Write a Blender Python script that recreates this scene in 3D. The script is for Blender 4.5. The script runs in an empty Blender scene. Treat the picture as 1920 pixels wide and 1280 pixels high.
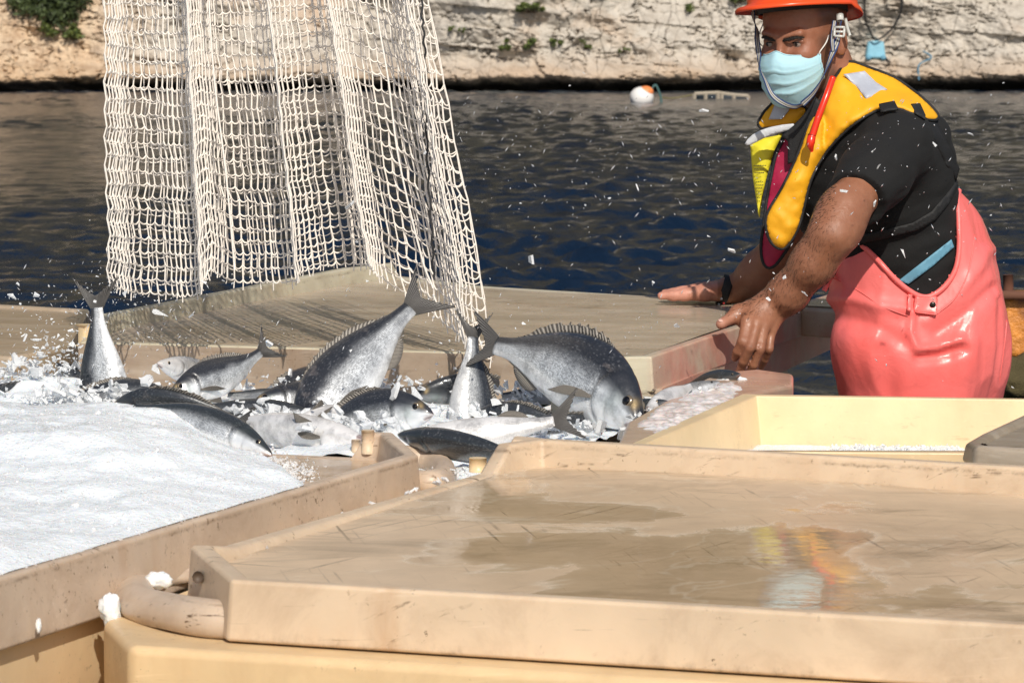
import bpy, bmesh, math, random
import numpy as np
from mathutils import Vector, Matrix
from mathutils.bvhtree import BVHTree
from mathutils.geometry import delaunay_2d_cdt
random.seed(7); rng = np.random.default_rng(7)
scene = bpy.context.scene
C = scene.collection
# ------------------------------------------------------------ camera, sky, sun, exposure
ZC = 2.6                      # camera height above the sea; helpers below take heights relative to the eye
FPX = 6700.0                  # focal length in pixels of a 1920 px wide picture
PITCH = math.atan(610 / FPX)
cam = bpy.data.cameras.new('camera'); camo = bpy.data.objects.new('camera', cam); C.objects.link(camo)
camo.location = (0, 0, ZC); camo.rotation_euler = (math.pi / 2 - PITCH, 0, 0)
cam.sensor_width = 36; cam.lens = FPX / 1920 * 36; cam.clip_end = 3000; cam.clip_start = .1
cam.dof.use_dof = True; cam.dof.focus_distance = 6.4; cam.dof.aperture_fstop = 26
scene.camera = camo
SUN = Vector((.15, -.76, .63)).normalized()
elev = math.asin(SUN.z); azim = math.atan2(SUN.x, SUN.y)
w = bpy.data.worlds.new('World'); scene.world = w; w.use_nodes = True
nt = w.node_tree; sky = nt.nodes.new('ShaderNodeTexSky'); sky.sky_type = 'NISHITA'; sky.sun_disc = False
sky.sun_elevation = elev; sky.sun_rotation = azim; sky.air_density = 1.0; sky.dust_density = 1.5
bg = nt.nodes['Background']; bg.inputs['Strength'].default_value = .085
nt.links.new(sky.outputs[0], bg.inputs[0])
sl = bpy.data.lights.new('sun', 'SUN'); sl.energy = 4.2; sl.angle = math.radians(.5); sl.color = (1, .93, .82)
so = bpy.data.objects.new('sun', sl); C.objects.link(so)
so.rotation_euler = (-SUN).to_track_quat('-Z', 'Y').to_euler(); so.location = (5, -10, 20)
scene.view_settings.view_transform = 'Standard'; scene.view_settings.look = 'None'
scene.view_settings.exposure = 0; scene.view_settings.gamma = 1
# ------------------------------------------------------------ pixel <-> world helpers
cp, sp = math.cos(PITCH), math.sin(PITCH)
def ray(px, py):
    return np.array([px - 960.0, (640 - py) * sp + FPX * cp, (640 - py) * cp - FPX * sp])
def P(px, py, Y):
    d = ray(px, py); t = Y / d[1]; return np.array([d[0] * t, Y, ZC + d[2] * t])
def G(px, py, zr):
    d = ray(px, py); t = zr / d[2]; return np.array([d[0] * t, d[1] * t, ZC + zr])
def proj(v):
    v = np.asarray(v); x = v[..., 0]; y = v[..., 1]; z = v[..., 2] - ZC
    dep = y * cp - z * sp; up = y * sp + z * cp
    return 960 + FPX * x / dep, 640 - FPX * up / dep
UU = np.array([.943, -.334, 0]); VV = np.array([.334, .943, 0])
def nrm(a): a = np.asarray(a, float); return a / np.linalg.norm(a)
# ------------------------------------------------------------ noise
def _h(ix, iy, iz):
    n = (ix * 374761393 + iy * 668265263 + iz * 2147483647 * 3 + 1013904223) & 0xffffffff
    n = ((n ^ (n >> 13)) * 1274126177) & 0xffffffff
    n = ((n ^ (n >> 16)) * 2246822519) & 0xffffffff
    return ((n ^ (n >> 15)) & 0xffffff) / float(0xffffff)
def vn(p):
    p = np.asarray(p, float); i = np.floor(p).astype(np.int64); f = p - i; f = f * f * (3 - 2 * f)
    r = 0
    for a in (0, 1):
        for b in (0, 1):
            for c in (0, 1):
                wgt = (f[..., 0] if a else 1 - f[..., 0]) * (f[..., 1] if b else 1 - f[..., 1]) * (f[..., 2] if c else 1 - f[..., 2])
                r = r + wgt * _h(i[..., 0] + a, i[..., 1] + b, i[..., 2] + c)
    return r * 2 - 1
def fbm(p, o=4, g=.5):
    p = np.asarray(p, float); r = 0; a = 1
    for k in range(o): r = r + a * vn(p * 2 ** k + k * 17.3); a *= g
    return r
# ------------------------------------------------------------ materials
def mat(name, col=(.5, .5, .5), rough=.5, metal=0, **kw):
    m = bpy.data.materials.new(name); m.use_nodes = True; b = m.node_tree.nodes['Principled BSDF']
    b.inputs['Base Color'].default_value = (*col, 1); b.inputs['Roughness'].default_value = rough
    b.inputs['Metallic'].default_value = metal
    for k, v in kw.items(): b.inputs[k.replace('_', ' ')].default_value = v
    return m
class NT:
    def __init__(s, m): s.t = m.node_tree; s.b = s.t.nodes['Principled BSDF']
    def n(s, ty, ins=None, **at):
        x = s.t.nodes.new('ShaderNode' + ty)
        for k, v in at.items(): setattr(x, k, v)
        for k, v in (ins or {}).items():
            if isinstance(v, bpy.types.NodeSocket): s.t.links.new(v, x.inputs[k])
            else: x.inputs[k].default_value = v
        return x
    def coord(s, kind='Object', scale=(1, 1, 1), rot=(0, 0, 0), loc=(0, 0, 0)):
        c = s.n('TexCoord'); mp = s.n('Mapping', {'Vector': c.outputs[kind], 'Scale': scale, 'Rotation': rot, 'Location': loc}); return mp.outputs[0]
    def rcoord(s, rot, scale, loc=(0, 0, 0)):
        c = s.n('TexCoord'); a = s.n('Mapping', {'Vector': c.outputs['Object'], 'Rotation': rot, 'Location': loc}); return s.n('Mapping', {'Vector': a.outputs[0], 'Scale': scale}).outputs[0]
    def noise(s, vec, scale=5, detail=4, rough=.55, dist=0): return s.n('TexNoise', {'Vector': vec, 'Scale': scale, 'Detail': detail, 'Roughness': rough, 'Distortion': dist}).outputs[0]
    def vor(s, vec, scale=5, feature='F1', out='Distance', rand=1):
        return s.n('TexVoronoi', {'Vector': vec, 'Scale': scale, 'Randomness': rand}, feature=feature).outputs[out]
    def ramp(s, fac, stops, interp='LINEAR'):
        x = s.n('ValToRGB', {'Fac': fac}); r = x.color_ramp; r.interpolation = interp
        while len(r.elements) < len(stops): r.elements.new(.5)
        for e, (p, c) in zip(r.elements, stops):
            e.position = p; e.color = (c, c, c, 1) if isinstance(c, (int, float)) else (*c, 1)
        return x.outputs[0]
    def mix(s, f, a, b, mode='MIX'):
        x = s.n('MixRGB', {'Fac': f}, blend_type=mode)
        for k, v in (('Color1', a), ('Color2', b)):
            if isinstance(v, bpy.types.NodeSocket): s.t.links.new(v, x.inputs[k])
            else: x.inputs[k].default_value = (*v, 1)
        return x.outputs[0]
    def math(s, op, a, b=0, c=0):
        x = s.n('Math', operation=op)
        for k, v in enumerate((a, b, c)):
            if isinstance(v, bpy.types.NodeSocket): s.t.links.new(v, x.inputs[k])
            else: x.inputs[k].default_value = v
        return x.outputs[0]
    def set(s, k, v):
        if isinstance(v, bpy.types.NodeSocket): s.t.links.new(v, s.b.inputs[k])
        else: s.b.inputs[k].default_value = v
    def bump(s, h, strength=.3, dist=.01, prev=None):
        d = {'Height': h, 'Strength': strength, 'Distance': dist}
        if prev is not None: d['Normal'] = prev
        x = s.n('Bump', d); s.set('Normal', x.outputs[0]); return x.outputs[0]
def plastic(name, col, dirt=.5, wet=.0, pink=0, seed=0, grime=(.13, .085, .05), streak=0, edge=1.0):
    """moulded polyethylene: soft tone changes, thin scratches, scuff patches, grime lines along the edges"""
    m = mat(name, col, .42); t = NT(m)
    v = t.coord('Object', loc=(seed * 3.1, seed * 1.7, seed))
    big = t.noise(v, 4, 5, .6)
    c = t.mix(t.ramp(big, [(.35, 0), (.7, 1)]), tuple(x * .88 for x in col), tuple(min(1, x * 1.08) for x in col))
    c = t.mix(t.math('MULTIPLY', t.ramp(t.noise(v, 9, 6, .7, .5), [(.47, 0), (.72, 1)]), .55 * dirt), c, (col[0] * .62, col[1] * .56, col[2] * .52))
    patch = t.ramp(t.noise(v, 5, 4, .65), [(.42, 0), (.56, 1)]); patch2 = t.ramp(t.noise(t.coord('Object', loc=(seed + 9, 4, 2)), 6, 4, .65), [(.5, 0), (.62, 1)])
    def hair(rot, sc, k, lo): return t.ramp(t.noise(t.rcoord(rot, sc, (seed + k, k, seed)), 1, 3, .6, .1), [(lo, 0), (lo + .06, 1)])
    l1 = hair((0, .05, .34), (5, 90, 110), 1, .62); l2 = hair((.1, .45, .4), (8, 130, 130), 2, .64); l3 = hair((0, 1.35, .34), (26, 120, 120), 3, .64)
    sc = t.math('MAXIMUM', t.math('MULTIPLY', l1, patch), t.math('MAXIMUM', t.math('MULTIPLY', l2, patch2), t.math('MULTIPLY', l3, t.math('MULTIPLY', patch, patch2))))
    brk = t.ramp(t.noise(v, 45, 3, .7), [(.42, 0), (.58, 1)])
    sc = t.math('MULTIPLY', sc, brk)
    c = t.mix(t.math('MULTIPLY', sc, min(1, dirt * .95)), c, grime)
    spots = t.math('MULTIPLY', t.ramp(t.noise(v, 120, 3, .6), [(.66, 0), (.72, 1)]), patch2)
    c = t.mix(t.math('MULTIPLY', spots, dirt), c, grime)
    g = t.n('SeparateXYZ', {'Vector': t.n('TexCoord').outputs['Generated']}).outputs[2]
    en = t.noise(t.coord('Object', scale=(1, 1, .5), loc=(seed, 3, 1)), 16, 6, .75)
    top = t.ramp(t.math('ADD', g, t.math('MULTIPLY', t.math('SUBTRACT', en, .5), .10)), [(.86, 0), (.9, 1), (.94, 0)]); bot = t.ramp(t.math('ADD', g, t.math('MULTIPLY', t.math('SUBTRACT', en, .5), -.5)), [(.0, 1), (.13, 0)])
    em = t.math('MULTIPLY', t.math('MAXIMUM', top, bot), t.math('MULTIPLY', t.ramp(t.noise(v, 34, 6, .8), [(.44, 0), (.62, 1)]), t.ramp(t.noise(v, 4.3, 3, .6), [(.38, .1), (.6, 1)])))
    c = t.mix(t.math('MULTIPLY', em, dirt * edge * .75), c, grime)
    run = t.math('MULTIPLY', t.ramp(t.noise(t.rcoord((0, 0, .34), (16, 16, 2.2), (seed, 5, 2)), 1, 4, .6, .3), [(.52, 0), (.72, 1)]), t.ramp(t.noise(v, 3.1, 3, .6), [(.45, 0), (.6, 1)]))
    c = t.mix(t.math('MULTIPLY', run, .45 * dirt), c, (col[0] * .72, col[1] * .52, col[2] * .36))
    lt = t.math('MULTIPLY', hair((0, .12, .34), (4, 120, 120), 6, .62), patch2)
    c = t.mix(t.math('MULTIPLY', lt, .35), c, (min(1, col[0] * 1.25), min(1, col[1] * 1.3), min(1, col[2] * 1.4)))
    if pink:
        px_ = t.n('SeparateXYZ', {'Vector': t.n('NewGeometry').outputs['Position']}).outputs[0]
        pm = t.math('MULTIPLY', t.ramp(t.noise(v, 5, 5, .6), [(.32, 0), (.55, 1)]), t.n('MapRange', {'Value': px_, 'From Min': .24, 'From Max': .30}).outputs[0])
        c = t.mix(t.math('MULTIPLY', pm, pink), c, (.60, .23, .18))
    if streak:
        st = t.noise(t.rcoord((0, 0, .34), (1.3, 2.6, 5)), 2.2, 7, .7, 1.0)
        c = t.mix(t.math('MULTIPLY', t.ramp(st, [(.42, 0), (.68, 1)]), streak), c, (.2, .145, .1))
        st2 = t.noise(t.rcoord((0, 0, .3), (1, 3.2, 5), (4, 4, 0)), 1.8, 6, .68, 1.2)
        c = t.mix(t.math('MULTIPLY', t.ramp(st2, [(.5, 0), (.7, 1)]), streak * .8), c, (.62, .55, .46))
    t.set('Base Color', c)
    t.set('Roughness', t.ramp(t.noise(v, 7, 5, .6), [(.3, .34 - .26 * wet), (.7, .55 - .42 * wet)]))
    t.b.inputs['Subsurface Weight'].default_value = .15; t.b.inputs['Subsurface Radius'].default_value = (.02, .012, .006)
    t.b.inputs['Subsurface Scale'].default_value = .6
    bm_ = t.bump(t.noise(v, 40, 4, .6), .12, .004)
    bm_ = t.bump(t.noise(v, 6, 3, .5), .12, .02, bm_)
    t.bump(sc, -.2, .002, bm_)
    return m
def wetlid(name, col):
    """tan plastic floor, partly under a thin still sheet of water with sharp shorelines"""
    m = mat(name, col, .2); t = NT(m)
    v = t.coord('Object'); v2 = t.coord('Object', scale=(1, .8, 1), rot=(0, 0, .5))
    pn = t.noise(v2, 1.9, 7, .58, .7)
    gp = t.n('NewGeometry').outputs['Position']; pc = G(1440, 1040, -.66); dd = t.n('VectorMath', {0: gp, 1: tuple(pc)}, operation='DISTANCE').outputs['Value']
    pn = t.math('ADD', pn, t.n('MapRange', {'Value': dd, 'From Min': .10, 'From Max': .55, 'To Min': .10, 'To Max': -.075}).outputs[0])
    puddle = t.ramp(pn, [(.500, 0), (.508, .55), (.56, 1)])
    shore = t.ramp(pn, [(.488, 0), (.504, 1), (.520, 0)])
    mn = t.math('ABSOLUTE', t.math('SUBTRACT', t.noise(t.coord('Object', loc=(3, 1, 0)), 2.6, 5, .55, 1.2), .5)); mea = t.ramp(mn, [(0, 1), (.012, 0)])
    c = t.mix(t.ramp(t.noise(v, 4, 7, .68), [(.35, 0), (.65, 1)]), tuple(x * .80 for x in col), tuple(x * 1.06 for x in col))
    dark = t.ramp(t.noise(t.coord('Object', rot=(0, 0, -.6), scale=(1, 2.2, 1)), 2.4, 8, .72, .9), [(.5, 0), (.72, 1)])
    c = t.mix(t.math('MULTIPLY', dark, .78), c, (.17, .12, .07))
    def hair(rot, sc, k): return t.ramp(t.noise(t.rcoord((0, 0, rot), sc, (k, k, 0)), 1, 3, .6, .1), [(.62, 0), (.70, 1)])
    pm = t.ramp(t.noise(v, 4, 4, .6), [(.44, 0), (.56, 1)]); fine = t.math('MULTIPLY', t.math('MAXIMUM', hair(.4, (3, 110, 1), 1), t.math('MAXIMUM', hair(-1.0, (3, 90, 1), 4), hair(1.4, (4, 120, 1), 7))), pm)
    c = t.mix(t.math('MULTIPLY', fine, .75), c, (.11, .075, .045))
    c = t.mix(t.math('MULTIPLY', puddle, .42), c, (col[0] * .60, col[1] * .53, col[2] * .42))
    c = t.mix(t.math('MULTIPLY', t.math('MULTIPLY', shore, t.ramp(t.noise(v, 9, 3), [(.4, 0), (.55, 1)])), .45), c, (.80, .70, .56))
    c = t.mix(t.math('MULTIPLY', mea, .30), c, (.78, .68, .54))
    t.set('Base Color', c)
    t.set('Roughness', t.math('MULTIPLY_ADD', puddle, -.26, .30))
    t.b.inputs['IOR'].default_value = 1.45
    b1 = t.bump(t.noise(t.coord('Object', scale=(1, 1.6, 1)), 22, 3, .5, .4), .07, .004)
    b2 = t.bump(puddle, -.10, .0015, b1)
    t.bump(t.math('MULTIPLY', t.math('SUBTRACT', 1., puddle), t.noise(v, 160, 3, .6)), .12, .002, b2)
    return m
def attrmat(name, rough=.5, metal=0, attr='Col', **kw):
    m = mat(name, (.5, .5, .5), rough, metal, **kw); t = NT(m)
    a = t.n('Attribute', attribute_name=attr); t.set('Base Color', a.outputs['Color']); return m, t, a
M = {}
TAN = (.60, .415, .25)
M['tub_front'] = plastic('tub_plastic', (.74, .54, .31), .55, 0, 0, 1)
M['tub_left'] = plastic('tub_plastic_pale', (.74, .55, .33), .45, 0, 0, 2)
M['lid_front'] = plastic('lid_plastic', (.66, .51, .36), 1.0, 0, 0, 3)
M['lid_left'] = plastic('lid_plastic_scuffed_shaded', (.58, .455, .345), 1.1, 0, 0, 4)  # scuffed plastic; base greyed, so the wall's shade sits in the colour
M['lid_far'] = plastic('lid_plastic_weathered', (.55, .46, .33), .9, .3, .0, 5, streak=.45)
M['lid_far_side'] = plastic('lid_plastic_pink', (.58, .53, .40), .9, .3, .7, 6, streak=.3)
M['lid_shaded'] = plastic('lid_plastic_shaded', (.36, .30, .23), .8, .2, 0, 7, streak=.5)  # shade on the right lid corner is mixed into this grey
M['lid_brown'] = plastic('lid_plastic_brown', (.50, .39, .27), .8, .5, 0, 8, streak=.5)
M['tub_cream'] = plastic('tub_plastic_cream', (.80, .61, .37), .25, .2, 0, 9)
M['flange'] = plastic('flange_plastic', (.62, .46, .34), .8, .6, .45, 10, streak=.3)
M['wet'] = wetlid('wet_lid_floor', (.68, .505, .34))
M['skirt'] = plastic('darkened_skirt', (.36, .28, .21), .9, .4, 0, 14, streak=.6)  # streaked plastic, colour darkened to offset the sun on the front wall
M['wet_far'] = plastic('wet_far_floor', (.58, .47, .35), .8, .55, 0, 11, streak=.48)
def simple(name, col, rough=.5, bs=30, bst=.2, bd=.004, var=.15, **kw):
    m = mat(name, col, rough, **kw); t = NT(m); v = t.coord('Object')
    n = t.noise(v, bs * .3, 4, .6)
    t.set('Base Color', t.mix(n, tuple(x * (1 - var) for x in col), tuple(min(1, x * (1 + var)) for x in col)))
    t.bump(t.noise(v, bs, 4, .6), bst, bd); return m
M['black_cloth'] = simple('black_cotton', (.0045, .0045, .005), .9, 260, .35, .002, .3)
M['black_web'] = simple('black_webbing', (.009, .009, .010), .7, 300, .5, .002)
M['yellow'] = simple('orange_yellow_fabric', (.80, .385, .008), .6, 60, .15, .003, .07)
M['fluo'] = simple('fluorescent_yellow_fabric', (.78, .68, .03), .6, 25, .2, .006, .1)
M['maroon'] = simple('maroon_fabric', (.36, .006, .05), .6, 25, .3, .008, .2)
M['reflect'] = simple('reflective_tape', (.42, .45, .52), .35, 400, .4, .001, .1)
M['whiteflap'] = simple('white_flap', (.55, .57, .60), .5, 120, .4, .003, .1)
M['redtube'] = simple('red_plastic', (.75, .035, .012), .25, 60, .1, .002, .1)
M['bluestrap'] = simple('light_blue_strap', (.12, .30, .42), .6, 200, .3, .001, .1)
M['helmet'] = simple('orange_red_shell', (.83, .085, .018), .28, 80, .06, .002, .08)
M['mask'] = simple('pale_blue_mask', (.42, .66, .74), .75, 180, .25, .001, .04)
M['mask'].node_tree.nodes['Principled BSDF'].inputs['Subsurface Weight'].default_value = .1
M['white'] = simple('white_elastic', (.75, .75, .73), .5)
M['clear'] = simple('cloudy_buckle_plastic', (.55, .55, .52), .15)
M['brow'] = simple('dark_hair', (.012, .008, .006), .7, 400, .8, .002)
M['hairb'] = simple('brown_arm_hair', (.035, .022, .014), .6, 400, .3, .001)
M['eye'] = simple('eye_white', (.28, .22, .19), .15)
M['iris'] = simple('dark_iris', (.015, .008, .005), .08)
M['metal'] = mat('dark_snap', (.05, .045, .04), .35, .9)
# apron PVC: glossy, coral pink
m = mat('coral_pvc', (.86, .12, .10), .3); t = NT(m); v = t.coord('Object')
cc = t.mix(t.ramp(t.noise(v, 3, 4, .5), [(.3, 0), (.7, 1)]), (.86, .135, .12), (.90, .205, .20)); cc = t.mix(t.math('MULTIPLY', t.ramp(t.noise(v, 9, 6, .7), [(.52, 0), (.7, 1)]), .35), cc, (.60, .12, .10)); t.set('Base Color', cc)
t.set('Roughness', t.ramp(t.noise(v, 6, 3, .6), [(.38, .24), (.6, .55)]))
b1 = t.bump(t.noise(t.coord('Object', scale=(1, 1, .45), rot=(.2, .5, 0)), 7, 3, .5, .7), .35, .03); t.bump(t.noise(v, 22, 5, .6, .8), .22, .008, b1)
M['pvc'] = m
# skin
m, t, a = attrmat('skin', .42); v = t.coord('Object')
n = t.noise(v, 40, 5, .65); hair = t.ramp(t.noise(t.coord('Object', scale=(1, 1, .35), rot=(0, .7, 0)), 190, 3, .6, .4), [(.56, 0), (.66, 1)])
c = t.mix(t.ramp(n, [(.3, 0), (.7, .35)]), a.outputs['Color'], (.20, .07, .035)); 
c = t.mix(t.math('MULTIPLY', hair, t.math('MULTIPLY', a.outputs['Alpha'], .12)), c, (.03, .015, .01))
t.set('Base Color', c); t.set('Roughness', t.ramp(t.noise(v, 25, 4, .6), [(.35, .32), (.6, .58)]))
t.b.inputs['Subsurface Weight'].default_value = .08; t.b.inputs['Subsurface Radius'].default_value = (.01, .004, .002); t.b.inputs['Subsurface Scale'].default_value = .5
bb = t.bump(t.noise(v, 130, 4, .65), .35, .0025); t.bump(t.noise(v, 30, 3, .5), .25, .006, bb)
M['skin'] = m
# fish
def fishmat(name, metal, rough):
    m, t, a = attrmat(name, rough, metal); uv = t.n('UVMap').outputs[0]
    mp = t.n('Mapping', {'Vector': uv, 'Scale': (112, 58, 1)}).outputs[0]
    vr = t.n('TexVoronoi', {'Vector': mp, 'Scale': 1.0, 'Randomness': .3}); sc = vr.outputs['Distance']; cid = t.n('SeparateColor', {'Color': vr.outputs['Color']}).outputs[0]
    v = t.coord('Object'); big = t.noise(v, 22, 5, .65); spk = t.noise(v, 190, 2, .6)
    al = a.outputs['Alpha']; c = a.outputs['Color']
    c = t.mix(t.math('MULTIPLY', al, t.ramp(cid, [(.05, .46), (.7, 0)])), c, (.035, .04, .05))
    c = t.mix(t.math('MULTIPLY', al, t.ramp(cid, [(.75, 0), (.97, .10)])), c, (.72, .75, .80))
    c = t.mix(t.math('MULTIPLY', al, t.ramp(sc, [(.42, 0), (.62, .45)])), c, (.015, .016, .02))
    c = t.mix(t.ramp(big, [(.34, .5), (.52, 0)]), c, (.05, .053, .06)); c = t.mix(t.math('MULTIPLY', al, t.ramp(big, [(.6, 0), (.72, .35)])), c, (.42, .36, .34))
    t.set('Base Color', c); t.set('Roughness', t.ramp(big, [(.3, rough), (.7, rough + .16)]))
    b0 = t.bump(t.math('MULTIPLY', cid, al), .5, .003); b1 = t.bump(sc, -.45, .0016, b0); t.bump(big, .3, .005, b1); return m
M['fish'] = fishmat('silver_fish_skin', .32, .26)
fb = M['fish'].node_tree.nodes['Principled BSDF']; fb.inputs['Coat Weight'].default_value = .55; fb.inputs['Coat Roughness'].default_value = .12
m = mat('fin_membrane', (.05, .047, .045), .35); t = NT(m)
uv = t.n('UVMap').outputs[0]; rays = t.n('TexWave', {'Vector': uv, 'Scale': 9.0, 'Distortion': 1.0, 'Detail': 2}, bands_direction='X').outputs[1]
t.set('Base Color', t.mix(rays, (.025, .024, .025), (.20, .19, .18))); t.bump(rays, .7, .002); t.b.inputs['Subsurface Weight'].default_value = 0
M['fin'] = m
m = mat('pale_fin_membrane', (.3, .27, .22), .35); t = NT(m)
uv = t.n('UVMap').outputs[0]; rays = t.n('TexWave', {'Vector': uv, 'Scale': 9.0, 'Distortion': 1.0, 'Detail': 2}, bands_direction='X').outputs[1]
t.set('Base Color', t.mix(rays, (.06, .052, .045), (.36, .33, .29))); t.bump(rays, .7, .002)
M['finpale'] = m
M['feye'] = mat('fish_pupil', (.004, .004, .006), .05); M['fring'] = mat('fish_iris', (.30, .24, .17), .2, .6)
M['gill'] = simple('red_gill', (.35, .02, .02), .25); M['fishmouth'] = simple('pink_mouth', (.6, .28, .26), .3)
# ice
m = mat('flake_ice', (.80, .845, .885), .3, IOR=1.31); t = NT(m); v = t.coord('Object')
t.b.inputs['Subsurface Weight'].default_value = .6; t.b.inputs['Subsurface Radius'].default_value = (.012, .016, .02); t.b.inputs['Subsurface Scale'].default_value = .8
b1 = t.bump(t.vor(v, 150), .35, .003); t.bump(t.noise(v, 60, 6, .75), .3, .004, b1); t.set('Roughness', t.ramp(t.noise(v, 60, 3), [(.3, .12), (.7, .5)]))
M['ice'] = m
m = mat('pink_slush', (.78, .62, .58), .2); t = NT(m); v = t.coord('Object')
t.set('Base Color', t.mix(t.ramp(t.noise(v, 16, 5, .6), [(.3, 0), (.6, 1)]), (.66, .52, .46), (.84, .81, .81)))
t.bump(t.noise(v, 90, 4, .7), .4, .004); t.b.inputs['Subsurface Weight'].default_value = .2; t.b.inputs['Subsurface Scale'].default_value = .01
M['slush'] = m
m = mat('clear_flake', (.90, .92, .94), .18, IOR=1.31); m.node_tree.nodes['Principled BSDF'].inputs['Transmission Weight'].default_value = .42; M['flake'] = m
m = mat('water_drop', (.95, .97, 1), .02, IOR=1.33); m.node_tree.nodes['Principled BSDF'].inputs['Transmission Weight'].default_value = .6; M['drop'] = m
M['twine'] = simple('cream_twine', (.84, .78, .71), .8, 500, .5, .001, .18)
M['cord'] = simple('black_cord', (.015, .015, .017), .7)
# ------------------------------------------------------------ object helpers
def tag(o, label=None, cat=None, group=None, kind=None):
    if label: o['label'] = label
    if cat: o['category'] = cat
    if group: o['group'] = group
    if kind: o['kind'] = kind
    return o
def empty(name, loc):
    o = bpy.data.objects.new(name, None); C.objects.link(o); o.location = Vector(loc); o.empty_display_size = .1; return o
def mk(name, v, f, m, parent=None, smooth=True, cols=None, uvs=None, edges=None):
    v = np.asarray(v, float).reshape(-1, 3)
    org = np.array([(v[:, 0].min() + v[:, 0].max()) / 2, (v[:, 1].min() + v[:, 1].max()) / 2, v[:, 2].min()])
    me = bpy.data.meshes.new(name); me.from_pydata((v - org).tolist(), edges or [], f if isinstance(f, list) else np.asarray(f).tolist()); me.validate(); me.update()
    me.materials.append(m)
    if smooth: me.shade_smooth()
    if cols is not None:
        ca = me.color_attributes.new('Col', 'FLOAT_COLOR', 'POINT'); ca.data.foreach_set('color', np.asarray(cols, np.float32).reshape(-1))
    if uvs is not None:
        ul = me.uv_layers.new(name='UVMap'); li = np.empty(len(me.loops), np.int32); me.loops.foreach_get('vertex_index', li)
        ul.data.foreach_set('uv', np.asarray(uvs, np.float32)[li].reshape(-1))
    o = bpy.data.objects.new(name, me); C.objects.link(o)
    if parent is not None:
        o.parent = parent; pl = world_loc(parent); o.location = Vector(org) - pl
    else: o.location = Vector(org)
    return o
def world_loc(o):
    l = Vector(o.location)
    while o.parent: o = o.parent; l += Vector(o.location)
    return l
def bev(o, wdt, seg=3, ang=30):
    b = o.modifiers.new('bevel', 'BEVEL'); b.width = wdt; b.segments = seg; b.limit_method = 'ANGLE'; b.angle_limit = math.radians(ang); b.harden_normals = False
    wn = o.modifiers.new('wn', 'WEIGHTED_NORMAL'); wn.keep_sharp = False; return o
def solid(o, t, off=-1):
    s = o.modifiers.new('solid', 'SOLIDIFY'); s.thickness = t; s.offset = off; return o
def grid_faces(nu, nv, cu=False, cv=False):
    I = np.arange(nu if cu else nu - 1); J = np.arange(nv if cv else nv - 1)
    i, j = np.meshgrid(I, J, indexing='ij'); i = i.ravel(); j = j.ravel(); i2 = (i + 1) % nu; j2 = (j + 1) % nv
    return np.stack([i * nv + j, i2 * nv + j, i2 * nv + j2, i * nv + j2], 1)
def tube(pts, r, n=8, cap=True):
    pts = np.asarray(pts, float); k = len(pts); r = np.broadcast_to(np.asarray(r, float), (k,))
    tan = np.gradient(pts, axis=0); tan /= np.linalg.norm(tan, axis=1, keepdims=True) + 1e-12
    ref = np.array([.12, .3, .95]) if abs(tan[0] @ np.array([.12, .3, .95])) < .9 else np.array([1., 0, 0])
    V = []; a0 = np.cross(tan[0], ref); a0 /= np.linalg.norm(a0)
    th = np.arange(n) * 2 * math.pi / n
    for q in range(k):
        a0 = a0 - tan[q] * (a0 @ tan[q]); a0 /= np.linalg.norm(a0); b0 = np.cross(tan[q], a0)
        V.append(pts[q] + r[q] * (np.cos(th)[:, None] * a0 + np.sin(th)[:, None] * b0))
    V = np.concatenate(V); F = grid_faces(k, n, cv=True).tolist()
    if cap: F += [list(range(n))[::-1], list(range((k - 1) * n, k * n))]
    return V, F
def spline(pts, n=12):
    pts = np.asarray(pts, float); p = np.vstack([2 * pts[0] - pts[1], pts, 2 * pts[-1] - pts[-2]]); out = []
    for i in range(1, len(p) - 2):
        for q in range(n):
            s = q / n; out.append(.5 * (2 * p[i] + (p[i + 1] - p[i - 1]) * s + (2 * p[i - 1] - 5 * p[i] + 4 * p[i + 1] - p[i + 2]) * s * s + (3 * p[i] - p[i - 1] - 3 * p[i + 1] + p[i + 2]) * s ** 3))
    out.append(p[-2]); return np.array(out)
def join(parts):
    V = []; F = []; o = 0
    for v, f in parts:
        V.append(np.asarray(v)); F += [[i + o for i in q] for q in (f if isinstance(f, list) else f.tolist())]; o += len(v)
    return np.concatenate(V), F
def ball(c, r, n=12, sc=(1, 1, 1), R=None):
    th = np.linspace(0, math.pi, n); ph = np.arange(2 * n) * math.pi / n
    v = np.stack([np.outer(np.sin(th), np.cos(ph)), np.outer(np.sin(th), np.sin(ph)), np.outer(np.cos(th), np.ones(2 * n))], -1).reshape(-1, 3) * r * np.array(sc)
    if R is not None: v = v @ np.asarray(R)
    return v + np.asarray(c), grid_faces(n, 2 * n, cv=True).tolist()
def prism(poly, z0, z1):
    n = len(poly); v = [(p[0], p[1], z0) for p in poly] + [(p[0], p[1], z1) for p in poly]
    f = [[i, (i + 1) % n, n + (i + 1) % n, n + i] for i in range(n)] + [list(range(n))[::-1], [n + i for i in range(n)]]
    return np.array(v), f
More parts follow.
